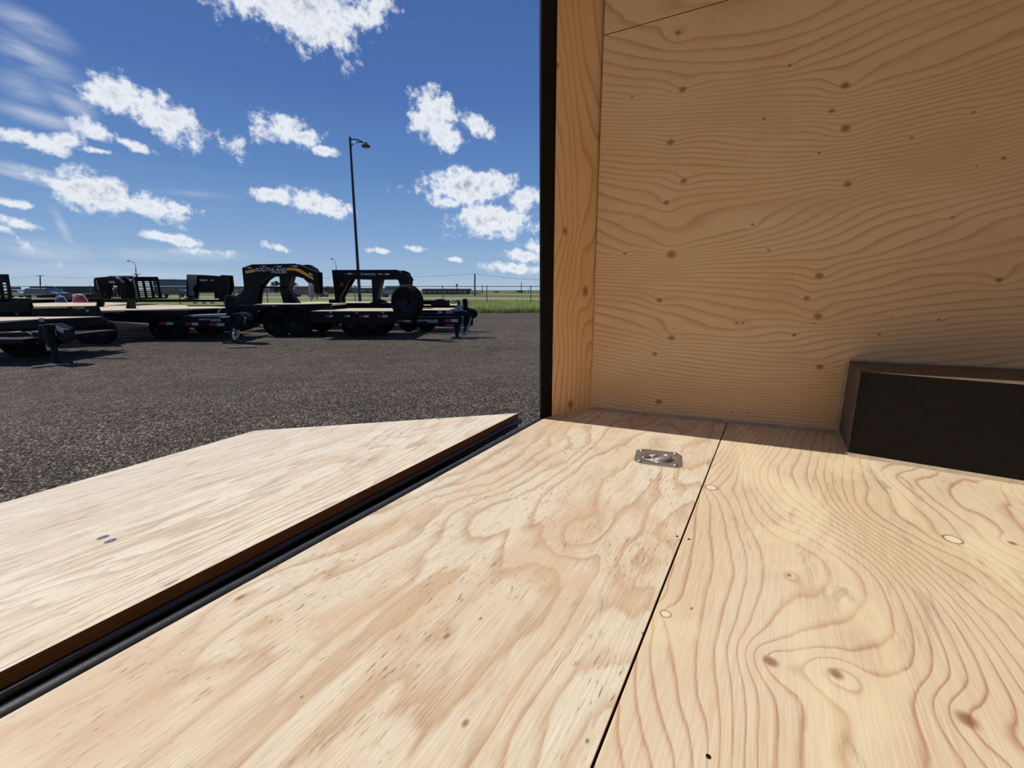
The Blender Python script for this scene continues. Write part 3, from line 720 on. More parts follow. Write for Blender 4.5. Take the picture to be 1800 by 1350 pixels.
# ------------------------------------------------------------------ far buildings and trees
M['brick'] = simple('dark_cladding', srgb(98, 84, 84), .8, var=.12)
M['bluebld'] = simple('blue_grey_cladding', srgb(92, 108, 124), .7, var=.06)
M['greenbld'] = simple('green_grey_cladding', srgb(66, 92, 84), .7, var=.06)
M['pane'] = simple('window_pane', srgb(120, 130, 142), .2, var=.2)
M['whitebld'] = simple('white_cladding', srgb(205, 208, 210), .7, var=.05)
M['roofd'] = simple('dark_roof', srgb(70, 72, 80), .8)
M['brown'] = simple('brown_cladding', srgb(96, 82, 66), .8, var=.3, scale=.3)
def bld(u0, v0, u1, Y, label, mat, nwin=0, roof=1.0, dep=14, wv=(0.35, 0.7), name='building', roofmat='roofd'):
    a = P(u0, v0, Y); b = P(u1, v0, Y); zt = a.z; hgt = zt - ZG
    e = empty(name, ((a.x + b.x) / 2, Y + dep / 2, ZG), label, 'building')
    m = MB(); m.box(a.x, Y, ZG, b.x, Y + dep, zt); m.build('wall', M[mat], e)
    m = MB(); m.box(a.x - .4, Y - .4, zt, b.x + .4, Y + dep + .4, zt + hgt * .07 * roof); m.build('roof', M[roofmat], e)
    L = b.x - a.x
    for i in range(nwin):
        xa = a.x + L * (i + .2) / nwin; xb = a.x + L * (i + .8) / nwin
        m = MB(); m.box(xa, Y - .12, ZG + hgt * wv[0], xb, Y + .05, ZG + hgt * wv[1]); m.build('window', M['pane'], e)
    return e
bld(742, 508.3, 822, 150, 'long low dark building with a row of windows right of the spare tyre', 'brick', 9)
bld(826, 511.0, 841, 149, 'small white building at the right end of the dark one', 'whitebld', 2, wv=(.3, .6))
bld(268, 492, 305, 210, 'big blue grey flat roofed building behind the pickup', 'bluebld', 0, roof=.6)
bld(305, 498, 352, 226, 'lower green grey building beside the big blue grey one', 'greenbld', 0, roof=.5)
bld(80, 506, 134, 200, 'low grey building with dark roof left of the first gooseneck', 'bluebld', 6)
bld(96, 504, 112, 184, 'square dark building block rising from the low grey one', 'roofd', 2)
bld(402, 504, 428, 230, 'grey building between the two middle goosenecks', 'bluebld', 3)
bld(560, 505, 586, 180, 'brown warehouse seen left of the lamp post', 'brown', 0, roof=.5)
bld(586, 506.5, 660, 196, 'wide brown yard shed seen through the gooseneck frame', 'brown', 5, roof=.5)
bld(452, 508, 500, 230, 'grey shed seen through the arch of the yellow striped gooseneck', 'bluebld', 4)
bld(869, 512, 875, 300, 'tiny dark block on the horizon right of the power pole', 'roofd', 0)
bld(908, 511, 920, 280, 'small dark roofed building on the horizon by the lone pole', 'brick', 2)
def tree(u, vt, hw, Y, label, n=16, cone=False):
    base = P(u, 516, Y); base.z = ZG; zt = P(u, vt, Y).z; hh = zt - ZG; w_ = hw * Y / 790
    e = empty('tree', base, label, 'tree', None); r = random.Random(int(u * 10))
    m = MB(); m.tube(base, base + Vector((0, 0, hh * .5)), hh * .04, hh * .02, 6); m.build('trunk', M['trunk'], e)
    m = MB()
    for i in range(n * 9):
        f = r.random() ** .8; rad = w_ * ((1 - f) if cone else math.sqrt(max(.05, 1 - (2 * f - 1) ** 2))); a = r.uniform(0, 6.283); q = rad * math.sqrt(r.random())
        c = base + Vector((q * math.cos(a), q * math.sin(a), hh * (.12 + .8 * f))); s = hh * r.uniform(.05, .11)
        dirs = [Vector((r.uniform(-1, 1), r.uniform(-1, 1), r.uniform(-1, 1))).normalized() * s for _ in range(4)]
        m.add([c + d_ for d_ in dirs], [(0,1,2),(0,2,3),(0,3,1),(1,3,2)])
    m.build('crown', M['leaf'], e)
    return e
tree(486, 493, 9, 190, 'bushy dark tree left of the jack leg under the yellow striped gooseneck', 26)
tree(519, 496, 8, 195, 'rounded dark tree above the red van', 24)
tree(577, 502, 6, 214, 'dark tree at the right of the small red car', 14)
tree(620, 502, 5, 222, 'left one of two small trees seen through the gooseneck frame', 10)
tree(626, 503, 4, 226, 'right one of two small trees seen through the gooseneck frame', 10)
for u, vt, hw, cone, lb in ((904, 512, 5, 0, 'low round tree left of the lone thin pole'), (922.5, 510.5, 1.4, 1, 'slim pointed tree right of the lone thin pole'), (929, 509, 1.6, 1, 'taller pointed tree next to the slim pointed one'),
                            (937, 512.5, 3, 0, 'small round tree between the pointed trees and the door post'), (948, 510.5, 4, 0, 'round tree touching the black door post'), (880, 514, 4, 0, 'low bush on the horizon by the tiny dark block'), (856, 515, 5, 0, 'flat bush on the horizon right of the white building')):
    tree(u, vt, hw, 250, lb, 8, bool(cone))
for i, (u, vt, hw) in enumerate(((60, 512, 16), (140, 513.5, 14), (360, 512.5, 16), (440, 512, 14), (545, 511, 12), (680, 511.5, 10), (892, 515.2, 10))):
    tree(u, vt, hw, 320, ['hazy tree clump behind the dark parked car', 'hazy tree clump left of the first gooseneck', 'hazy tree clump under the plain gooseneck', 'hazy tree clump by the grey building between goosenecks', 'hazy tree clump behind the red van', 'hazy tree clump behind the grey van', 'hazy low bush left of the small dark roofed building'][i], 8)
# sign board
e = empty('sign_board', P(28, 520, 90), 'blue roadside sign board at the far left', 'sign'); b_ = P(17, 504.5, 90); c_ = P(36, 510.5, 90)
m = MB(); m.box(b_.x, 90, c_.z, c_.x, 90.2, b_.z); m.build('board', simple('blue_sign', srgb(42, 46, 96), .5), e)
for x in (b_.x + .3, c_.x - .3):
    m = MB(); m.box(x - .06, 90.05, ZG, x + .06, 90.15, c_.z); m.build('leg', M['galv'], e)
# antenna mast
m = MB(); a_ = P(799, 498, 150); z0 = P(799, 509, 150).z; m.tube((a_.x, 156, z0), (a_.x, 156, a_.z), .18, .05, 6); m.tube((a_.x, 156, a_.z - 1), (a_.x, 156, a_.z - .2), .35, .35, 6)
props(m.build('antenna', M['galv']), 'small antenna on the roof of the long dark building', 'antenna')

# ------------------------------------------------------------------ vehicles on the far road
def wheel_parts(e, c, r, w_, ax=(0, 1, 0), rim='rim', spokes=True, tn='tyre'):
    m = MB(); m.lathe(c, ax, [(r*.62, -w_*.42), (r*.9, -w_*.5), (r*.98, -w_*.42), (r, -w_*.2), (r, w_*.2), (r*.98, w_*.42), (r*.9, w_*.5), (r*.62, w_*.42)], 28, closed=True)
    t_ = m.build(tn, M['rubber'], e, smooth=True)
    a = Vector(ax).normalized(); m = MB()
    m.lathe(c, a, [(r*.62, -w_*.4), (r*.6, -w_*.44), (r*.5, -w_*.3), (r*.22, -w_*.22), (r*.18, -w_*.36), (.0001, -w_*.36)], 24)
    m.lathe(c, a, [(r*.62, w_*.4), (r*.55, w_*.2), (.0001, w_*.2)], 24)
    o1 = a.orthogonal().normalized(); o2 = a.cross(o1)
    if spokes:
        for i in range(6):
            t = i * math.pi / 3; q = c + (o1 * math.cos(t) + o2 * math.sin(t)) * r * .4 - a * w_ * .33
            m.tube(q, q + a * w_ * .1, r * .075, n=8)
    m.build('rim', M[rim], t_, smooth=True)
    return t_
def car(name, label, u0, u1, Y, hgt, paint, kind='suv', face=1, cat='car', rack=False):
    a = P(u0, 520, Y).x; b = P(u1, 520, Y).x; L = b - a; z0 = ZG + .05; W_ = 1.85
    e = empty(name, ((a + b) / 2, Y + W_ / 2, z0), label, cat)
    X = lambda f: (a + f * L) if face > 0 else (b - f * L)
    Z = lambda f: z0 + f * hgt
    prof = {'van': [(0,.22),(0,.95),(.03,1.0),(.70,1.0),(.86,.62),(.98,.5),(1,.3),(1,.2)],
            'suv': [(0,.25),(.01,.6),(.06,.92),(.12,1.0),(.62,.98),(.76,.66),(.97,.58),(1,.4),(1,.2)],
            'sedan': [(0,.25),(0,.62),(.14,.68),(.28,.98),(.58,1.0),(.74,.66),(.97,.55),(1,.4),(1,.2)],
            'pickup': [(0,.25),(0,.60),(.40,.60),(.42,.98),(.62,1.0),(.74,.66),(.97,.60),(1,.42),(1,.22)]}[kind]
    win = {'van': [(.05,.62),(.05,.92),(.68,.92),(.80,.64)], 'suv': [(.05,.64),(.10,.92),(.60,.92),(.71,.66)],
           'sedan': [(.20,.70),(.30,.93),(.57,.93),(.69,.69)], 'pickup': [(.44,.66),(.45,.92),(.60,.92),(.70,.67)]}[kind]
    m = MB(); m.prism([(X(x), Y, Z(z)) for x, z in prof], (0, W_, 0)); m.build('body', M[paint], e, bevel=.05)
    for yy, dy in ((Y - .012, .02), (Y + W_ - .008, .02)):
        m = MB(); m.prism([(X(x), yy, Z(z)) for x, z in win], (0, dy, 0)); m.build('side_window', M['glass'], e)
    for f in (.20, .80):
        for yy in (Y + .09, Y + W_ - .09): wheel_parts(e, Vector((X(f), yy, z0 + hgt * .17)), hgt * .19, .24, rim='steel', spokes=False)
    for f, mt, nm in ((.985, 'headlamp', 'headlight'), (.015, 'taillamp', 'taillight')):
        m = MB(); m.box(X(f) - .05, Y - .02, Z(.42), X(f) + .05, Y + .2, Z(.5)); m.build(nm, M[mt], e)
    if rack:
        m = MB(); m.box(min(X(.15), X(.6)), Y + .3, Z(1.02), max(X(.15), X(.6)), Y + W_ - .3, Z(1.02) + .28); m.build('roof_box', M['dark'], e, bevel=.05)
    return e
M['carred'] = simple('dark_red_paint', srgb(112, 34, 40), .3, coat=.6); M['cargrey'] = simple('grey_paint', srgb(112, 118, 132), .3, .3, coat=.6)
M['carblue'] = simple('slate_paint', srgb(66, 74, 88), .25, .4, coat=.7); M['cardark'] = simple('charcoal_paint', srgb(40, 40, 48), .25, .3, coat=.7)
car('van', 'dark red van parked behind the yellow striped gooseneck', 509, 553, 92, 2.15, 'carred', 'van', face=-1, cat='van')
car('car', 'small dark red car right of the red van', 553, 572, 90, 1.35, 'carred', 'sedan')
car('van', 'grey van seen between the jack leg and the spare tyre', 666, 712, 88, 2.15, 'cargrey', 'van', face=-1, cat='van')
car('car', 'slate car with a roof box parked at the far left', 41, 106, 66, 1.62, 'carblue', 'suv', rack=True)
car('pickup', 'charcoal pickup right of the raised ramps', 268, 332, 90, 2.1, 'cardark', 'pickup', cat='pickup')
car('pickup', 'charcoal pickup seen under the first gooseneck', 180, 232, 96, 1.9, 'cardark', 'pickup', cat='pickup')
car('car', 'white car at the left edge below the blue sign', 14, 40, 84, 1.5, 'whitebld', 'suv')

# ------------------------------------------------------------------ parked flatbed trailers
def cutbox(parent, name, u0, v0, u1, v1, Y, dep, mat='black', bevel=0.006, **kw):
    a = P(u0, v1, Y); b = P(u1, v0, Y); m = MB(); m.box(a.x, Y, a.z, b.x, Y + dep, b.z); return m.build(name, M[mat], parent, bevel=bevel, **kw)
def cutprism(parent, name, pts, Y, dep, mat='black', bevel=0.006, **kw):
    m = MB(); m.prism([P(u, v, Y) for u, v in pts], (0, dep, 0)); return m.build(name, M[mat], parent, bevel=bevel, **kw)
def pole(parent, name, pts, Y, r, mat='black', n=8):
    m = MB(); m.path([P(u, v, Y) for u, v in pts], r, n); return m.build(name, M[mat], parent, smooth=True)
def letters(parent, text, u0, v0, u1, v1, Y, shear=.3, mat='white', thick=.004):
    cu = bpy.data.curves.new('lettering', 'FONT'); cu.body = text; cu.shear = shear; cu.extrude = .02; cu.offset = .009; cu.resolution_u = 3
    ob = bpy.data.objects.new('tmp', cu); C.objects.link(ob)
    bpy.context.view_layer.update()
    me = bpy.data.meshes.new_from_object(ob.evaluated_get(bpy.context.evaluated_depsgraph_get()))
    bpy.data.objects.remove(ob)
    xs = [v.co.x for v in me.vertices]; ys = [v.co.y for v in me.vertices]
    a = P(u0, v1, Y); b = P(u1, v0, Y); sx = (b.x - a.x) / (max(xs) - min(xs)); sz = (b.z - a.z) / (max(ys) - min(ys)); off = wloc(parent)
    mx, my = min(xs), min(ys)
    for v in me.vertices: v.co = Vector((a.x + (v.co.x - mx) * sx, Y - .006 - v.co.z * thick / .02, a.z + (v.co.y - my) * sz)) - off
    me.materials.clear(); me.materials.append(M[mat])
    o = bpy.data.objects.new('lettering', me); C.objects.link(o); o.parent = parent; return o
def reflector(parent, u0, u1, v0, v1, Y, split=.5):
    um = u0 + (u1 - u0) * split
    cutbox(parent, 'red_reflector', u0, v0, um, v1, Y - .008, .01, 'red', 0)
    cutbox(parent, 'silver_reflector', um, v0, u1, v1, Y - .008, .01, 'silverref', 0)
def deck(parent, pts, z, th=.05, planks=8, name='plank'):
    """pts: four corners (near-left, near-right, far-right, far-left) as world xy; boards run lengthwise"""
    a, b, c, d = [Vector((p[0], p[1], z)) for p in pts]
    for i in range(planks):
        f0 = (i + .03) / planks; f1 = (i + .97) / planks
        m = MB(); q = [a + (d - a) * f0, b + (c - b) * f0, b + (c - b) * f1, a + (d - a) * f1]
        m.prism(q, (0, 0, -th)); m.build(name, M['deck'], parent)
def jack(parent, u, v0, v1, Y, r=.045, foot=.12):
    t_ = P(u, v0, Y); b_ = Vector((t_.x, Y, ZG)); m = MB(); mid = t_ * .45 + b_ * .55
    m.tube(t_, mid, r * 1.3, n=10); j = m.build('jack', M['black'], parent, smooth=True)
    m = MB(); m.tube(mid, b_ + Vector((0, 0, .03)), r * .8, n=10); m.build('jack_ram', M['dark'], j, smooth=True)
    m = MB(); m.box(b_.x - foot, Y - foot, ZG, b_.x + foot, Y + foot, ZG + .03); m.build('jack_foot', M['black'], j)
    m = MB(); m.path([t_ + Vector((0, 0, -.1)), t_ + Vector((.12, -.02, -.1)), t_ + Vector((.12, -.02, -.22))], .012, 6); m.build('jack_crank', M['steel'], j)
    return j
def chain(parent, pts, Y, n, r=.028):
    ps = [P(u, v, Y) for u, v in pts]; m = MB(); seg = []
    tot = sum((b - a).length for a, b in zip(ps[:-1], ps[1:])); 
    for i in range(n):
        s = tot * (i + .5) / n
        for a, b in zip(ps[:-1], ps[1:]):
            l = (b - a).length
            if s <= l: c = a + (b - a) * (s / l); d_ = (b - a).normalized(); break
            s -= l
        ax = d_.orthogonal().normalized() if i % 2 else d_.cross(d_.orthogonal()).normalized()
        m.torus(c, ax, r, r * .3, 10, 5)
    return m.build('safety_chain', M['chrome'], parent, smooth=True)
def Xat(u, Y): return P(u, 545, Y).x
def trailer_base(label, u, Y, group=None): return empty('flatbed_trailer', Vector((Xat(u, Y), Y, ZG)), label, 'trailer', group)

# F: deckover trailer with the spare tyre, nearest on the right
Y = 13.1
t = trailer_base('black flatbed trailer with a large spare tyre on its tongue, nearest at the right', 680, Y)
zt = P(600, 547, Y).z
deck(t, [(Xat(545, Y), Y + .06), (Xat(692, Y), Y + .06), (Xat(692, Y), Y + 2.2), (Xat(545, Y), Y + 2.2)], zt + .0, planks=9)
cutbox(t, 'side_rail', 545, 547.2, 700, 555, Y, .06); cutprism(t, 'frame_rail', [(545,553),(700,553),(700,556.5),(812,556.5),(812,569.5),(690,569.5),(545,568)], Y + .07, .1)
a = P(545, 547.2, Y); b = P(700, 555, Y); m = MB(); m.box(a.x, Y + 2.2, b.z, b.x, Y + 2.26, a.z); m.build('side_rail', M['black'], t, bevel=.006)
a = P(545, 556, Y); b = P(800, 569, Y); m = MB(); m.box(a.x, Y + 1.6, b.z, b.x, Y + 1.7, a.z); m.build('frame_rail', M['black'], t, bevel=.006)
for i in range(7):
    x = Xat(552 + i * 22, Y); m = MB(); m.box(x, Y + .06, b.z + .02, x + .06, Y + 2.2, zt - .051); m.build('crossmember', M['dark'], t)
for i in range(6): cutbox(t, 'stake_pocket', 556 + i * 23, 547, 560 + i * 23, 551, Y - .02, .03, 'steel' if i % 2 else 'black', 0)
for u in (619, 655):
    for yy in (Y + .8, Y + 1.95): wheel_parts(t, Vector((Xat(u, Y + .8), yy, ZG + .34)), .34, .22)
reflector(t, 572, 585, 554, 557.5, Y); reflector(t, 604, 615, 554, 557.5, Y); reflector(t, 632, 648, 554, 558, Y); reflector(t, 664, 681, 554, 558, Y)
reflector(t, 698, 722, 562.5, 566, Y + .07); reflector(t, 782, 805, 561, 566, Y + .07)
letters(t, 'SOUTHLAND', 734, 561.8, 770, 565.0, Y + .068); letters(t, 'TRAILERS', 752, 565.4, 770, 567.2, Y + .068)
jack(t, 802.5, 556, 592, Y + .3, .07, .16)
cutprism(t, 'tongue', [(797,548),(812,546),(836,552),(837,558),(828,561),(812,569),(797,566)], Y + .5, .25)
cutprism(t, 'coupler', [(818,548),(826,543),(836,545),(840,551),(838,556),(822,557)], Y + .55, .14, 'black', .01)
cutprism(t, 'hitch_plate', [(812,556),(832,556),(831,572),(822,572),(818,569),(812,569)], Y + .6, .06)
chain(t, [(813, 556), (812, 570), (811, 588), (818, 590)], Y + .4, 26); chain(t, [(828, 558), (825, 570), (819, 586), (815, 590)], Y + .5, 26)
pole(t, 'breakaway_cable', [(806, 570), (812, 584), (820, 589)], Y + .45, .008, 'dark')
# the spare, carried on a mount on the tongue
sc_ = P(716, 531, 12.9); ax = Vector((.40, 1, 0)).normalized(); sp = wheel_parts(t, sc_ + Vector((-.03, .12, 0)), .48, .30, ax, tn='spare_tyre')
for i, dr in enumerate((-.09, -.03, .03, .09)):
    m = MB(); m.torus(sc_ + Vector((-.03, .12, 0)) + ax * dr, ax, .481, .007, 40, 6); m.build('tread_rib', M['rubber'], sp, smooth=True)
m = MB(); m.box(sc_.x - .06, 13.2, P(716, 565, 13.1).z, sc_.x + .06, 13.32, sc_.z + .05); m.box(sc_.x - .05, 13.0, sc_.z - .05, sc_.x + .05, 13.3, sc_.z + .05); m.build('spare_mount', M['black'], t)

# E2: tandem equipment trailer with the two big wheels
Y = 13.9
t = trailer_base('black tandem trailer whose two big wheels show beside the first tongue jack', 500, Y)
cutprism(t, 'side_rail', [(404,536),(462,536.5),(545,534.5),(582,533.5),(582,544),(545,545),(545,562),(404,560)], Y, .1)
zt = P(500, 535, Y).z
deck(t, [(Xat(445, Y), Y + .1), (Xat(580, Y), Y + .1), (Xat(580, Y), Y + 1.4), (Xat(445, Y), Y + 1.4)], zt, planks=6)
a = P(404, 541, Y); b = P(580, 560, Y); m = MB(); m.box(a.x, Y + 1.4, b.z, b.x, Y + 1.5, zt - .02); m.build('side_rail', M['black'], t)
for u in (484.5, 522.5):
    c = Vector((Xat(u, Y - .1), Y - .05, ZG + .42)); wheel_parts(t, c, .42, .26); wheel_parts(t, c + Vector((0, 1.7, 0)), .42, .26)
m = MB(); 
for u in (484.5, 522.5):
    cx = Xat(u, Y); pts = [(cx + .50 * math.cos(math.pi * k / 10), ZG + .42 + .50 * math.sin(math.pi * k / 10)) for k in range(11)]
    for (xa, za), (xb, zb) in zip(pts[:-1], pts[1:]): m.hexa([(xa, Y - .22, za), (xb, Y - .22, zb), (xb, Y, zb), (xa, Y, za), (xa, Y - .22, za + .015), (xb, Y - .22, zb + .015), (xb, Y, zb + .015), (xa, Y, za + .015)])
m.build('fender', M['blackgloss'], t)
cutbox(t, 'step_bar', 435, 568, 470, 570, Y, .06, 'steel'); cutbox(t, 'frame_rail', 404, 556, 582, 568, Y + .3, .1)
cutbox(t, 'marker_lamp', 453, 546.5, 459, 548, Y - .02, .02, 'silverref', 0)
for i in range(5):
    x = Xat(412 + i * 34, Y); m = MB(); m.box(x, Y + .1, zt - .16, x + .06, Y + 1.4, zt - .052); m.build('crossmember', M['dark'], t)

# goosenecks
def neck(parent, pts, Y, gap, mat='black', name='gooseneck_plate', top=None):
    cutprism(parent, name, pts, Y, .09, mat); w_ = [P(u, v, Y) for u, v in pts]
    m = MB(); m.prism([p + Vector((0, gap, 0)) for p in w_], (0, .09, 0)); m.build(name, M[mat], parent, bevel=.006)
    if top:
        q = [P(u, v, Y) for u, v in top]; m = MB()
        for a, b in zip(q[:-1], q[1:]):
            m.hexa([a + Vector((0, .09, -.05)), b + Vector((0, .09, -.05)), b + Vector((0, gap, -.05)), a + Vector((0, gap, -.05)), a + Vector((0, .09, -.005)), b + Vector((0, .09, -.005)), b + Vector((0, gap, -.005)), a + Vector((0, gap, -.005))])
        m.build('neck_top', M[mat], parent)
Y = 15.6
t = trailer_base('black gooseneck trailer with yellow stripes on its tall arched neck', 470, Y)
npts = [(425.3,470.7),(442.7,464.7),(517,463.3),(528,466.7),(550.7,476),(558.7,478.7),(560,515.5),(552.7,514.7),(551,498.7),(540,496),(533,489.3),(524,486.5),(512,486),(493,486),(474.7,485.5),(465,492),(456,504),(452,515),(450.7,528),(449,541),(410,541),(413,521),(429,509),(428.7,505)]
neck(t, npts, Y, .3, top=[(425.3,470.9),(442.7,464.9),(517,463.5),(528,466.9),(550.7,476.2)])
jl = [(490.7,486),(512,486),(507,504),(507,536),(498.7,536),(493,515)]
cutprism(t, 'jack_leg', jl, Y + .1, .35, 'dark'); cutprism(t, 'jack_foot', [(507,508),(522,531),(528,536),(504,536)], Y + .15, .25)
cutbox(t, 'cross_tube', 452, 504, 507, 507.2, Y + .1, .1)
cutprism(t, 'coupler', [(552,476.5),(559,478.5),(560,516.5),(553,516.5)], Y + .12, .35, 'black')
cutprism(t, 'winch_cover', [(528,466),(541,465),(553,472),(556,478),(545,477)], Y + .7, .3, 'dark')
chain(t, [(544, 494), (544.5, 508), (544, 522)], Y + .05, 24, .035); chain(t, [(549, 496), (549.5, 510), (550, 524)], Y + .12, 24, .035); chain(t, [(554, 516), (555.5, 520), (558, 525)], Y + .12, 10, .03)
cutprism(t, 'yellow_stripe', [(431.3,476),(448,472.7),(448,478),(431.3,480.9)], Y - .012, .01, 'yellow', 0, label='yellow stripe decal')
cutprism(t, 'yellow_stripe', [(505,470.7),(518.7,470.7),(528,473.3),(551,488),(550.7,492.2),(526.7,478.9),(517,475.3),(505,475.3)], Y - .012, .01, 'yellow', 0, label='yellow stripe decal')
letters(t, 'SOUTHLAND', 449, 471, 504.5, 477.2, Y - .005); letters(t, 'TRAILERS', 477, 477.8, 504.5, 480.4, Y - .005)
for u0, u1, v0 in ((430,442,469.6),(456,467,467.3),(481,494.5,467.2),(509,523,466.6)): reflector(t, u0, u1, v0, v0 + 2.3, Y, .42)
cutprism(t, 'silver_reflector', [(543,479),(549.5,482),(549,484.6),(542.5,481.4)], Y - .01, .01, 'silverref', 0)
zt = P(430, 541, Y).z
deck(t, [(Xat(395, Y), Y), (Xat(450, Y), Y), (Xat(450, Y), Y + 2.3), (Xat(395, Y), Y + 2.3)], P(430, 535.5, Y).z, planks=6)
cutbox(t, 'side_rail', 330, 536.5, 452, 545, Y, .08)
for u in (352, 385):
    for yy in (Y + .3, Y + 2.0): wheel_parts(t, Vector((Xat(u, Y), yy, ZG + .36)), .36, .24)

Y = 16.6
t = trailer_base('black gooseneck trailer with a straight square neck and maker lettering, before the tall lamp', 640, Y)
npts = [(583,474.5),(697,474),(706,480),(716,482),(722,492),(720,493),(720,500),(703,503),(700,493),(697,491),(655,491.5),(616,490.5),(598,523),(598.5,535),(590,535),(585,492)]
neck(t, npts, Y, .45, top=[(583,474.7),(697,474.2),(706,480.2)])
cutprism(t, 'jack_leg', [(653,490),(671,490),(666,512),(664,531),(655,531),(654,512)], Y + .12, .4, 'dark')
cutbox(t, 'jack_foot', 651, 531, 668, 533, Y + .05, .5)
cutprism(t, 'coupler', [(703,482),(718,484),(719,501),(723,502),(703,503.5)], Y + .15, .45)
cutprism(t, 'winch_cover', [(699,476),(710,475.5),(718,479),(724,493),(716,492)], Y + .5, .25, 'dark')
zt = P(640, 532.8, Y).z
deck(t, [(Xat(500, Y), Y + .05), (Xat(700, Y), Y + .05), (Xat(700, Y), Y + 2.3), (Xat(500, Y), Y + 2.3)], zt, planks=8)
cutbox(t, 'side_rail', 500, 533, 700, 543.5, Y - .03, .08)
cutprism(t, 'winch', [(664,527),(672,527),(680,533),(664,534)], Y + .3, .3, 'dark')
cutbox(t, 'dock_bumper', 579, 526.5, 590, 541, Y - .12, .09); cutbox(t, 'sticker', 584, 533, 587.5, 540, Y - .14, .01, 'sticker', 0, label='pale sticker')
cutbox(t, 'silver_reflector', 611, 479.8, 618, 482.8, Y - .01, .01, 'silverref', 0); cutbox(t, 'red_reflector', 619, 480.4, 624, 482.4, Y - .01, .01, 'red', 0); cutbox(t, 'red_reflector', 605, 480.4, 610, 482.4, Y - .01, .01, 'red', 0)
letters(t, 'TRAILTECH', 639.2, 480.2, 660.3, 483.9, Y - .005, .0)
c = P(636, 481.8, Y - .008); m = MB(); m.torus(c, (0, 1, 0), .034, .008, 20, 6); m.build('emblem', M['white'], t, smooth=True, label='small white ring emblem')
cutbox(t, 'silver_reflector', 665, 480.5, 670, 483.2, Y - .01, .01, 'silverref', 0); reflector(t, 671.5, 684.5, 480.5, 483.4, Y, .45)
c = P(600.5, 500, Y - .01); m = MB(); m.lathe(c, (0, -1, 0), [(.075, 0), (.07, .012), (.0001, .016)], 20); m.build('round_reflector', M['red'], t, smooth=True)
for u in (520, 552):
    for yy in (Y + .3, Y + 2.0): wheel_parts(t, Vector((Xat(u, Y), yy, ZG + .36)), .36, .24)

# G: trailer behind with its own coupler, stickers and fender
Y = 15.2
t = trailer_base('black flatbed trailer behind the spare tyre, two pale stickers near its coupler', 770, Y)
deck(t, [(Xat(700, Y), Y + .05), (Xat(788, Y), Y + .05), (Xat(788, Y), Y + 2.0), (Xat(700, Y), Y + 2.0)], P(760, 545.2, Y).z, planks=6)
cutbox(t, 'side_rail', 700, 545.5, 800, 556, Y, .1)
cutbox(t, 'sticker', 769.5, 546.2, 778, 551.2, Y - .012, .01, 'sticker', 0, label='pale sticker'); cutbox(t, 'sticker', 784, 546, 796, 550.5, Y - .012, .01, 'sticker', 0, label='pale sticker')
cutprism(t, 'tongue', [(797,547),(812,544),(830,548),(830,556),(800,560)], Y + .3, .3)
cutprism(t, 'coupler', [(812,539),(822,541),(833,543),(834,549),(815,550)], Y + .4, .15)
jack(t, 817.5, 526, 560, Y + .5, .065)
cutbox(t, 'jack_head', 813.5, 525, 820.5, 537, Y + .42, .15, 'black', .02)
cutprism(t, 'tag', [(800.5,537),(805,537.5),(806,546),(800.5,546)], Y - .05, .01, 'sticker', 0, label='hanging paper tag'); cutprism(t, 'tag', [(805.5,536.5),(811.5,535.5),(814.5,545.5),(808.5,547)], Y - .06, .01, 'sticker', 0, label='hanging paper tag')
for i, (u, v) in enumerate(((793, 530), (797.5, 532), (801, 529.5))):
    m = MB(); m.torus(P(u, v, Y + .1), (.3, 1, .2), .035, .014, 12, 6); m.build('shackle', M['chrome'], t, smooth=True)
for u in (712, 745): wheel_parts(t, Vector((Xat(u, Y), Y + .4, ZG + .34)), .34, .22)
Y = 18.0
t = trailer_base('low black trailer with a rounded fender, farthest at the right', 770, Y)
cutbox(t, 'side_rail', 735, 528, 806, 530, Y, .08); cutbox(t, 'frame_rail', 735, 537, 806, 543.5, Y, .1); cutbox(t, 'side_board', 735, 530, 790, 535.5, Y + .03, .04, 'dark')
deck(t, [(Xat(735, Y), Y + .1), (Xat(800, Y), Y + .1), (Xat(800, Y), Y + 1.9), (Xat(735, Y), Y + 1.9)], P(760, 536.8, Y).z, planks=5)
m = MB(); cx = P(774, 537, Y - .2); pts = [(cx.x + .36 * math.cos(math.pi * k / 12), cx.z + .25 * math.sin(math.pi * k / 12)) for k in range(13)]
m.prism([(x, Y - .25, z) for x, z in pts], (0, .24, 0)); m.build('fender', M['dark'], t)
for yy in (Y - .12, Y + 2.0): wheel_parts(t, Vector((cx.x, yy, ZG + .33)), .33, .2)
jack(t, 806, 528, 555, Y + .9, .04)

# B: middle trailer, lit deck, tongue and jack
Y = 12.6
t = trailer_base('black flatbed trailer with a wide sunlit deck whose tongue ends before the big wheels', 300, Y)
zt = P(220, 545, Y).z
nl = PZ(176, 546, zt); A_ = PZ(396, 541.2, zt); B_ = PZ(396, 539.2, zt); Cc = PZ(172, 531, zt)
deck(t, [(nl.x, nl.y), (A_.x, A_.y), (B_.x, B_.y), (Cc.x, Cc.y)], zt, planks=10)
cutprism(t, 'side_rail', [(176,546.6),(200,546),(300,545.5),(330,545.5),(330,556),(200,556),(176,555)], Y, .08); cutprism(t, 'front_rail', [(330,544.6),(397,541.6),(397,553),(330,556)], 13.6, .08)
cutprism(t, 'frame_rail', [(178,554),(330,555),(330,574),(262,568),(200,565),(178,562)], Y + .1, .1)
cutprism(t, 'tongue', [(318,556.3),(400,557),(402,580.5),(356,577.5),(318,575.5)], Y - .05, .12)
cutprism(t, 'tongue_cover', [(316,555.6),(332,554),(398,552),(402,556),(330,556.4)], Y + .0, .5, 'steel')
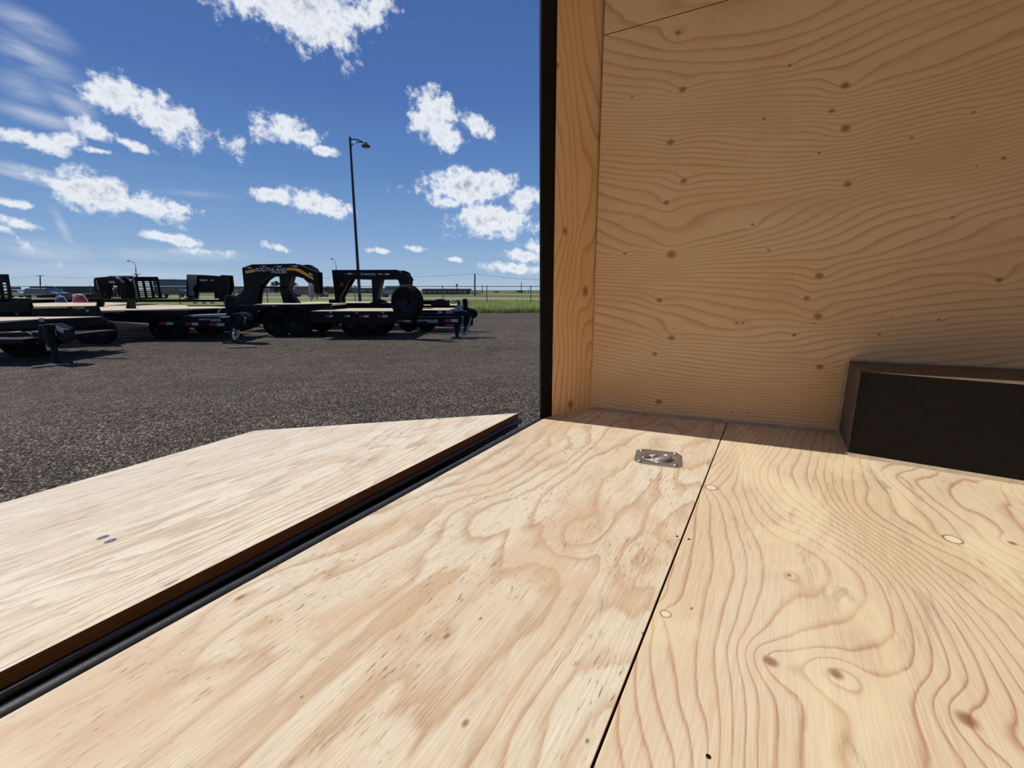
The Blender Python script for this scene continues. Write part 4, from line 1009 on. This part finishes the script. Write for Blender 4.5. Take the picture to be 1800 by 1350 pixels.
a = P(300, 558, Y); b = P(398, 562, Y); m = MB(); m.box(a.x, Y + .1, b.z, b.x, Y + 1.5, a.z); m.build('tongue_shade_slab', M['dark'], t)  # solid slab added to shade the ground under the tongue
a = P(178, 556, Y); b = P(330, 560, Y); m = MB(); m.box(a.x, Y + .25, b.z, b.x, Y + 2.4, a.z); m.build('under_shade_slab', M['dark'], t)  # added slab, there to darken the ground below the deck
letters(t, 'SOUTHLAND', 350, 559.8, 388, 562.9, Y - .052); letters(t, 'TRAILERS', 370, 563.2, 389, 565.2, Y - .052)
reflector(t, 280, 304, 566.5, 571, Y + .1); reflector(t, 326, 348, 567, 572, Y - .05); reflector(t, 368, 394, 568, 573, Y - .05)
cutbox(t, 'stake_pocket', 203, 547, 210, 552, Y - .015, .02, 'steel', 0)
for u in (276, 300):
    for yy in (Y + .5, Y + 2.3): wheel_parts(t, Vector((Xat(u, Y + .4), yy, ZG + .33)), .33, .22)
jack(t, 402, 523, 600, 12.15, .085, .2)
cutprism(t, 'jack_housing', [(395,521),(403,519),(411,521),(413,542),(396,544)], 12.05, .2, 'black', .01)
pole(t, 'jack_handle', [(408, 521), (414, 514), (420, 511.5), (424, 514), (412, 524)], 12.2, .018, 'steel')
cutprism(t, 'hitch_head', [(396,553),(418,549),(430,552),(436,560),(436,578),(428,582),(406,582),(400,575)], 12.1, .3, 'black', .015)
cutprism(t, 'coupler', [(418,556),(428,552),(438,556),(440,562),(430,566),(418,564)], 12.0, .16, 'dark', .01)
pole(t, 'hitch_hose', [(388, 543), (384, 548), (384, 554), (390, 558), (404, 557)], 12.0, .016, 'chrome')
pole(t, 'wiring_loom', [(410, 552), (418, 550), (426, 553), (431, 560), (430, 570)], 11.98, .012, 'steel')
chain(t, [(412, 578), (410, 590), (413, 597), (418, 590), (420, 580)], 12.0, 22, .03)
cutprism(t, 'red_reflector', [(429,556),(433,557),(433,561),(429,560)], 11.99, .01, 'silverref', 0)

# A: left edge trailers
Y = 8.9
t = trailer_base('nearest black flatbed trailer, cut by the left edge, tags on its tongue jack', 40, Y)
zt = P(20, 566, Y).z; q = [PZ(-120, 570, zt), PZ(74, 560.5, zt), PZ(176, 556.2, zt), PZ(-40, 557.5, zt)]
deck(t, [(p.x, p.y) for p in q], zt, planks=8)
cutprism(t, 'side_rail', [(-120,574),(0,567),(66,561.5),(74,561),(74,575),(-120,586)], Y, .08)
cutprism(t, 'front_rail', [(74,561),(176,557),(182,562),(150,570),(110,573),(74,575)], Y + .6, .08)
cutprism(t, 'tongue', [(-120,588),(46,584),(64,584),(84,590),(96,604),(60,604),(-120,612)], Y - .1, .14)
cutprism(t, 'tongue_cover', [(-60,586.5),(40,583.6),(56,583),(56,585),(-60,589)], Y - .05, .5, 'steel')
cutprism(t, 'hitch_head', [(66,572),(92,569),(112,578),(114,596),(108,604),(86,608),(66,600)], Y - .3, .22, 'black', .015)
cutprism(t, 'coupler', [(100,576),(113,580),(122,592),(112,600),(98,596)], Y - .35, .14, 'dark', .01)
jack(t, 86, 570, 640, Y - .35, .07, .16)
a = P(-120, 592, Y); b = P(84, 598, Y); m = MB(); m.box(a.x, Y - .45, b.z, b.x, Y + 1.6, a.z); m.build('tongue_shade_slab', M['dark'], t)  # wide slab added to cast the shadow under this tongue
letters(t, 'SOUTHLAND', -26, 592.0, 13.4, 595.6, Y - .105); letters(t, 'TRAILERS', -6, 596.2, 14, 598.6, Y - .105)
reflector(t, 32, 57, 591.5, 597, Y - .1, .4)
cutprism(t, 'sticker', [(68,559),(76.5,559),(77.5,565.5),(69,565.5)], Y - .06, .01, 'sticker', 0, label='pale sticker')
cutprism(t, 'tag', [(97,572),(111,580),(110.5,586),(100,581)], Y - .42, .01, 'sticker', 0, label='hanging paper tag'); cutprism(t, 'tag', [(80,606.5),(86.5,606),(89,616),(82,617)], Y - .42, .01, 'sticker', 0, label='hanging paper tag')
pole(t, 'brake_cable', [(46, 583), (56, 588), (60, 598), (68, 605)], Y - .16, .012, 'steel')
for u in (-60, -20): wheel_parts(t, Vector((Xat(u, Y), Y + .8, ZG + .36)), .36, .24)
for i in range(4):
    x = Xat(-100 + 40 * i, Y); m = MB(); m.box(x, Y + .08, zt - .2, x + .06, Y + 2.0, zt - .052); m.build('crossmember', M['dark'], t)
Y = 11.6
t = trailer_base('black low trailer with a yellow decal, between the left edge trailer and the sunlit deck', 110, Y)
zt = P(110, 538, Y).z; q = [PZ(60, 539, zt), PZ(168, 537.2, zt), PZ(170, 530.6, zt), PZ(56, 531.4, zt)]
deck(t, [(p.x, p.y) for p in q], zt, planks=7)
cutprism(t, 'side_rail', [(56,541),(168,538),(171,546),(178,556),(56,556)], Y, .1)
cutbox(t, 'yellow_decal', 128, 539, 148.5, 542.8, Y - .015, .012, 'yellowpl', 0, label='dull yellow decal'); cutbox(t, 'red_decal', 136, 544, 142, 545.5, Y - .015, .012, 'red', 0)
cutbox(t, 'sticker', 104, 561, 120, 566.5, Y - .05, .012, 'sticker', 0, label='pale sticker'); cutbox(t, 'marker_lamp', 151.5, 544.5, 155.5, 548, Y - .015, .012, 'silverref', 0)
cutprism(t, 'frame_rail', [(66,556),(178,556),(180,566),(150,574),(66,570)], Y + .1, .1)
for u in (120, 148): wheel_parts(t, Vector((Xat(u, Y), Y + .4, ZG + .33)), .33, .22)
Y = 15.0
t = trailer_base('black trailer with a toolbox, a round red cover and a round blue cover', 90, Y)
cutbox(t, 'side_rail', 0, 536, 178, 541, Y, .1); cutbox(t, 'upper_rail', 72, 521.5, 178, 524, Y + .3, .1, 'dark'); cutbox(t, 'side_panel', 40, 524, 178, 536, Y + .5, .1)
cutbox(t, 'toolbox', 48, 518, 72, 538, Y - .1, .5, 'dark', .02); cutbox(t, 'sticker', 56.5, 519.5, 63.5, 525, Y - .112, .012, 'sticker', 0, label='pale sticker')
cutbox(t, 'toolbox', 136, 516, 160, 524, Y - .05, .4, 'dark', .02); cutbox(t, 'sticker', 142, 517.5, 149.5, 523, Y - .062, .012, 'sticker', 0, label='pale sticker')
for cu_, wv_, nm, col in ((142, 13, 'red_cover', 'redp'), (108.5, 10, 'blue_cover', 'bluep')):
    if col not in M: M[col] = simple(nm + '_paint', srgb(150, 28, 50) if col == 'redp' else srgb(36, 34, 92), .35, coat=.5)
    c = P(cu_, 530.8, Y - .12); rr = wv_ * (Y - .12) / 800
    m = MB(); m.lathe(c, (0, 1, 0), [(.0001, -.10), (rr * .6, -.08), (rr * .93, -.02), (rr, .04), (.0001, .05)], 28); o = m.build(nm, M[col], t, smooth=True, label=('red' if col == 'redp' else 'dark blue') + ' round cover')
    m = MB(); m.torus(c + Vector((0, -.02, 0)), (0, 1, 0), rr, .012, 32, 6); m.build('rim', M['white'], o, smooth=True)
cutbox(t, 'frame_rail', -30, 541, 178, 552, Y + .1, .1)
for u in (30, 62): wheel_parts(t, Vector((Xat(u, Y), Y + .6, ZG + .36)), .36, .24)

# raised ramps standing on trailers
def ramp_frame(parent, uL, uR, vt, vb, Y, slant, nsl, head, ntier=3):
    """two stiles, a solid head plate and slats"""
    f = lambda u, v: P(u + (v - vt) * slant, v, Y)
    for k in range(ntier + 1):
        u = uL + (uR - uL) * k / ntier
        m = MB(); a = f(u, vt); b = f(u, vb); m.hexa([(b.x - .02, Y, b.z), (b.x + .02, Y, b.z), (b.x + .02, Y + .08, b.z), (b.x - .02, Y + .08, b.z), (a.x - .02, Y, a.z), (a.x + .02, Y, a.z), (a.x + .02, Y + .08, a.z), (a.x - .02, Y + .08, a.z)])
        m.build('ramp_stile', M['black'], parent)
    m = MB(); m.prism([f(uL, vt), f(uR, vt), f(uR, vt + head), f(uL, vt + head)], (0, .05, 0)); m.build('ramp_head', M['black'], parent)
    for i in range(nsl):
        v0 = vt + head + (vb - vt - head) * (i + .45) / nsl; v1 = v0 + (vb - vt - head) / nsl * .42
        m = MB(); m.prism([f(uL, v0), f(uR, v0), f(uR, v1), f(uL, v1)], (0, .07, 0)); m.build('ramp_slat', M['black'], parent)
Y = 17.2
t = trailer_base('black gooseneck trailer with two slatted ramps standing upright, left of the charcoal pickup', 230, Y)
ramp_frame(t, 236, 274, 486.5, 525, Y, .2, 8, 8)
ramp_frame(t, 191.5, 231, 485, 523, Y + .7, .12, 8, 6)
m = MB(); m.path([P(233.5, 485.5, Y - .1), P(241.5, 524, Y - .1)], .035, 6); m.build('ramp_spring', M['steel'], t, smooth=True)
neck(t, [(164.4,492),(166.7,488),(191,486),(206,487),(218,496.5),(222,510),(222,526),(213,526),(212,508),(205,501),(190,499.5),(183,501),(180,512),(178.5,526),(168,526),(170.5,517),(165.5,512)], Y - .9, .3, top=[(166.7,488.2),(191,486.2),(206,487.2)])
cutbox(t, 'sticker', 192, 494, 201.5, 497.5, Y - .912, .01, 'sticker', 0, label='pale sticker'); cutbox(t, 'sticker', 220.5, 487, 226, 492, Y - .2, .01, 'sticker', 0, label='pale sticker')
pole(t, 'hose', [(204, 488), (210, 490), (217, 496)], Y - 1.0, .04, 'steel'); pole(t, 'hose', [(169.5, 492), (171, 500), (173, 510)], Y - .95, .02, 'steel')
cutbox(t, 'side_rail', 180, 526, 330, 531, Y - .4, .1); cutbox(t, 'deck_board', 222, 523, 245, 526, Y - .3, 1.4, 'dark'); cutbox(t, 'deck_plate', 180, 523.5, 222, 526.5, Y - .3, 1.5, 'steel')
cutprism(t, 'safety_cone', [(222.5,533),(224,526),(226,526),(228,544),(220.5,544)], 13.6, .25, 'black', .01)
for u in (250, 290): wheel_parts(t, Vector((Xat(u, Y), Y + .6, ZG + .36)), .36, .24)
Y = 18.4
t = trailer_base('black gooseneck trailer with a plain boxy neck, between the pickup and the yellow striped neck', 365, Y)
neck(t, [(328,482.4),(360,483.5),(386,485.5),(389,483.2),(399.5,484),(402,505),(396,525),(392.5,525),(391,512),(387,512),(383,525),(377,525),(376.5,513),(340,512.5),(338,525),(331,525.5),(327.5,510)], Y, .3, top=[(328,482.6),(360,483.7),(386,485.7)])
cutprism(t, 'front_plate', [(329,484),(346,485),(345,500),(340,504),(337,520),(332,520)], Y - .1, .05, 'galv')
cutbox(t, 'sticker', 351, 491, 364, 494, Y - .012, .01, 'sticker', 0, label='pale sticker'); cutbox(t, 'marker_lamp', 369.5, 491.5, 375, 493.5, Y - .012, .01, 'silverref', 0)
cutbox(t, 'side_rail', 320, 526.5, 410, 530.5, Y - .2, .1); zt = P(360, 527, Y).z
deck(t, [(Xat(290, Y), Y), (Xat(410, Y), Y), (Xat(410, Y), Y + 2.3), (Xat(290, Y), Y + 2.3)], P(360, 527.6, Y).z, planks=6)
cutbox(t, 'foot_plate', 325, 523.5, 335, 526.5, Y - .1, .5); cutbox(t, 'foot_plate', 385, 523.5, 400, 526.5, Y - .1, .5)
for i, u in enumerate((340, 355, 370)): reflector(t, u, u + 7, 531, 533.5, Y - .2)
for u in (300, 335): wheel_parts(t, Vector((Xat(u, Y), Y + .6, ZG + .36)), .36, .24)
Y = 14.0
t = trailer_base('black trailer with a slatted ramp standing upright, cut by the left edge behind the others', 0, Y)
ramp_frame(t, -30, 9, 482, 530, Y, .16, 6, 15)
cutbox(t, 'side_rail', -60, 524, 48, 545, Y, .12); cutbox(t, 'cross_rail', -20, 518, 36, 520, Y + .3, .08, 'steel')
deck(t, [(Xat(-60, Y), Y + .1), (Xat(46, Y), Y + .1), (Xat(46, Y), Y + 2.0), (Xat(-60, Y), Y + 2.0)], P(0, 524.5, Y).z, planks=6)
for u in (-30, 10): wheel_parts(t, Vector((Xat(u, Y), Y + .6, ZG + .36)), .36, .24)
M['greywood'] = simple('weathered_grey_timber', srgb(120, 114, 104), .85, var=.15)
# timber lying in the shade of the tongues
for u0, v0, u1, v1, lb in ((402, 613, 450, 611.5, 'pale thin board lying on the asphalt under the middle tongue jack'), (58, 648, 124, 641, 'pale thin board lying on the asphalt under the left edge tongue')):
    a = PZ(u0, v0, ZG); b = PZ(u1, v1, ZG); d_ = (b - a); n_ = Vector((-d_.y, d_.x, 0)).normalized() * .09
    m = MB(); m.prism([a, b, b + n_, a + n_], (0, 0, .035)); props(m.build('board', M['greywood'], bevel=.004), lb, 'board')
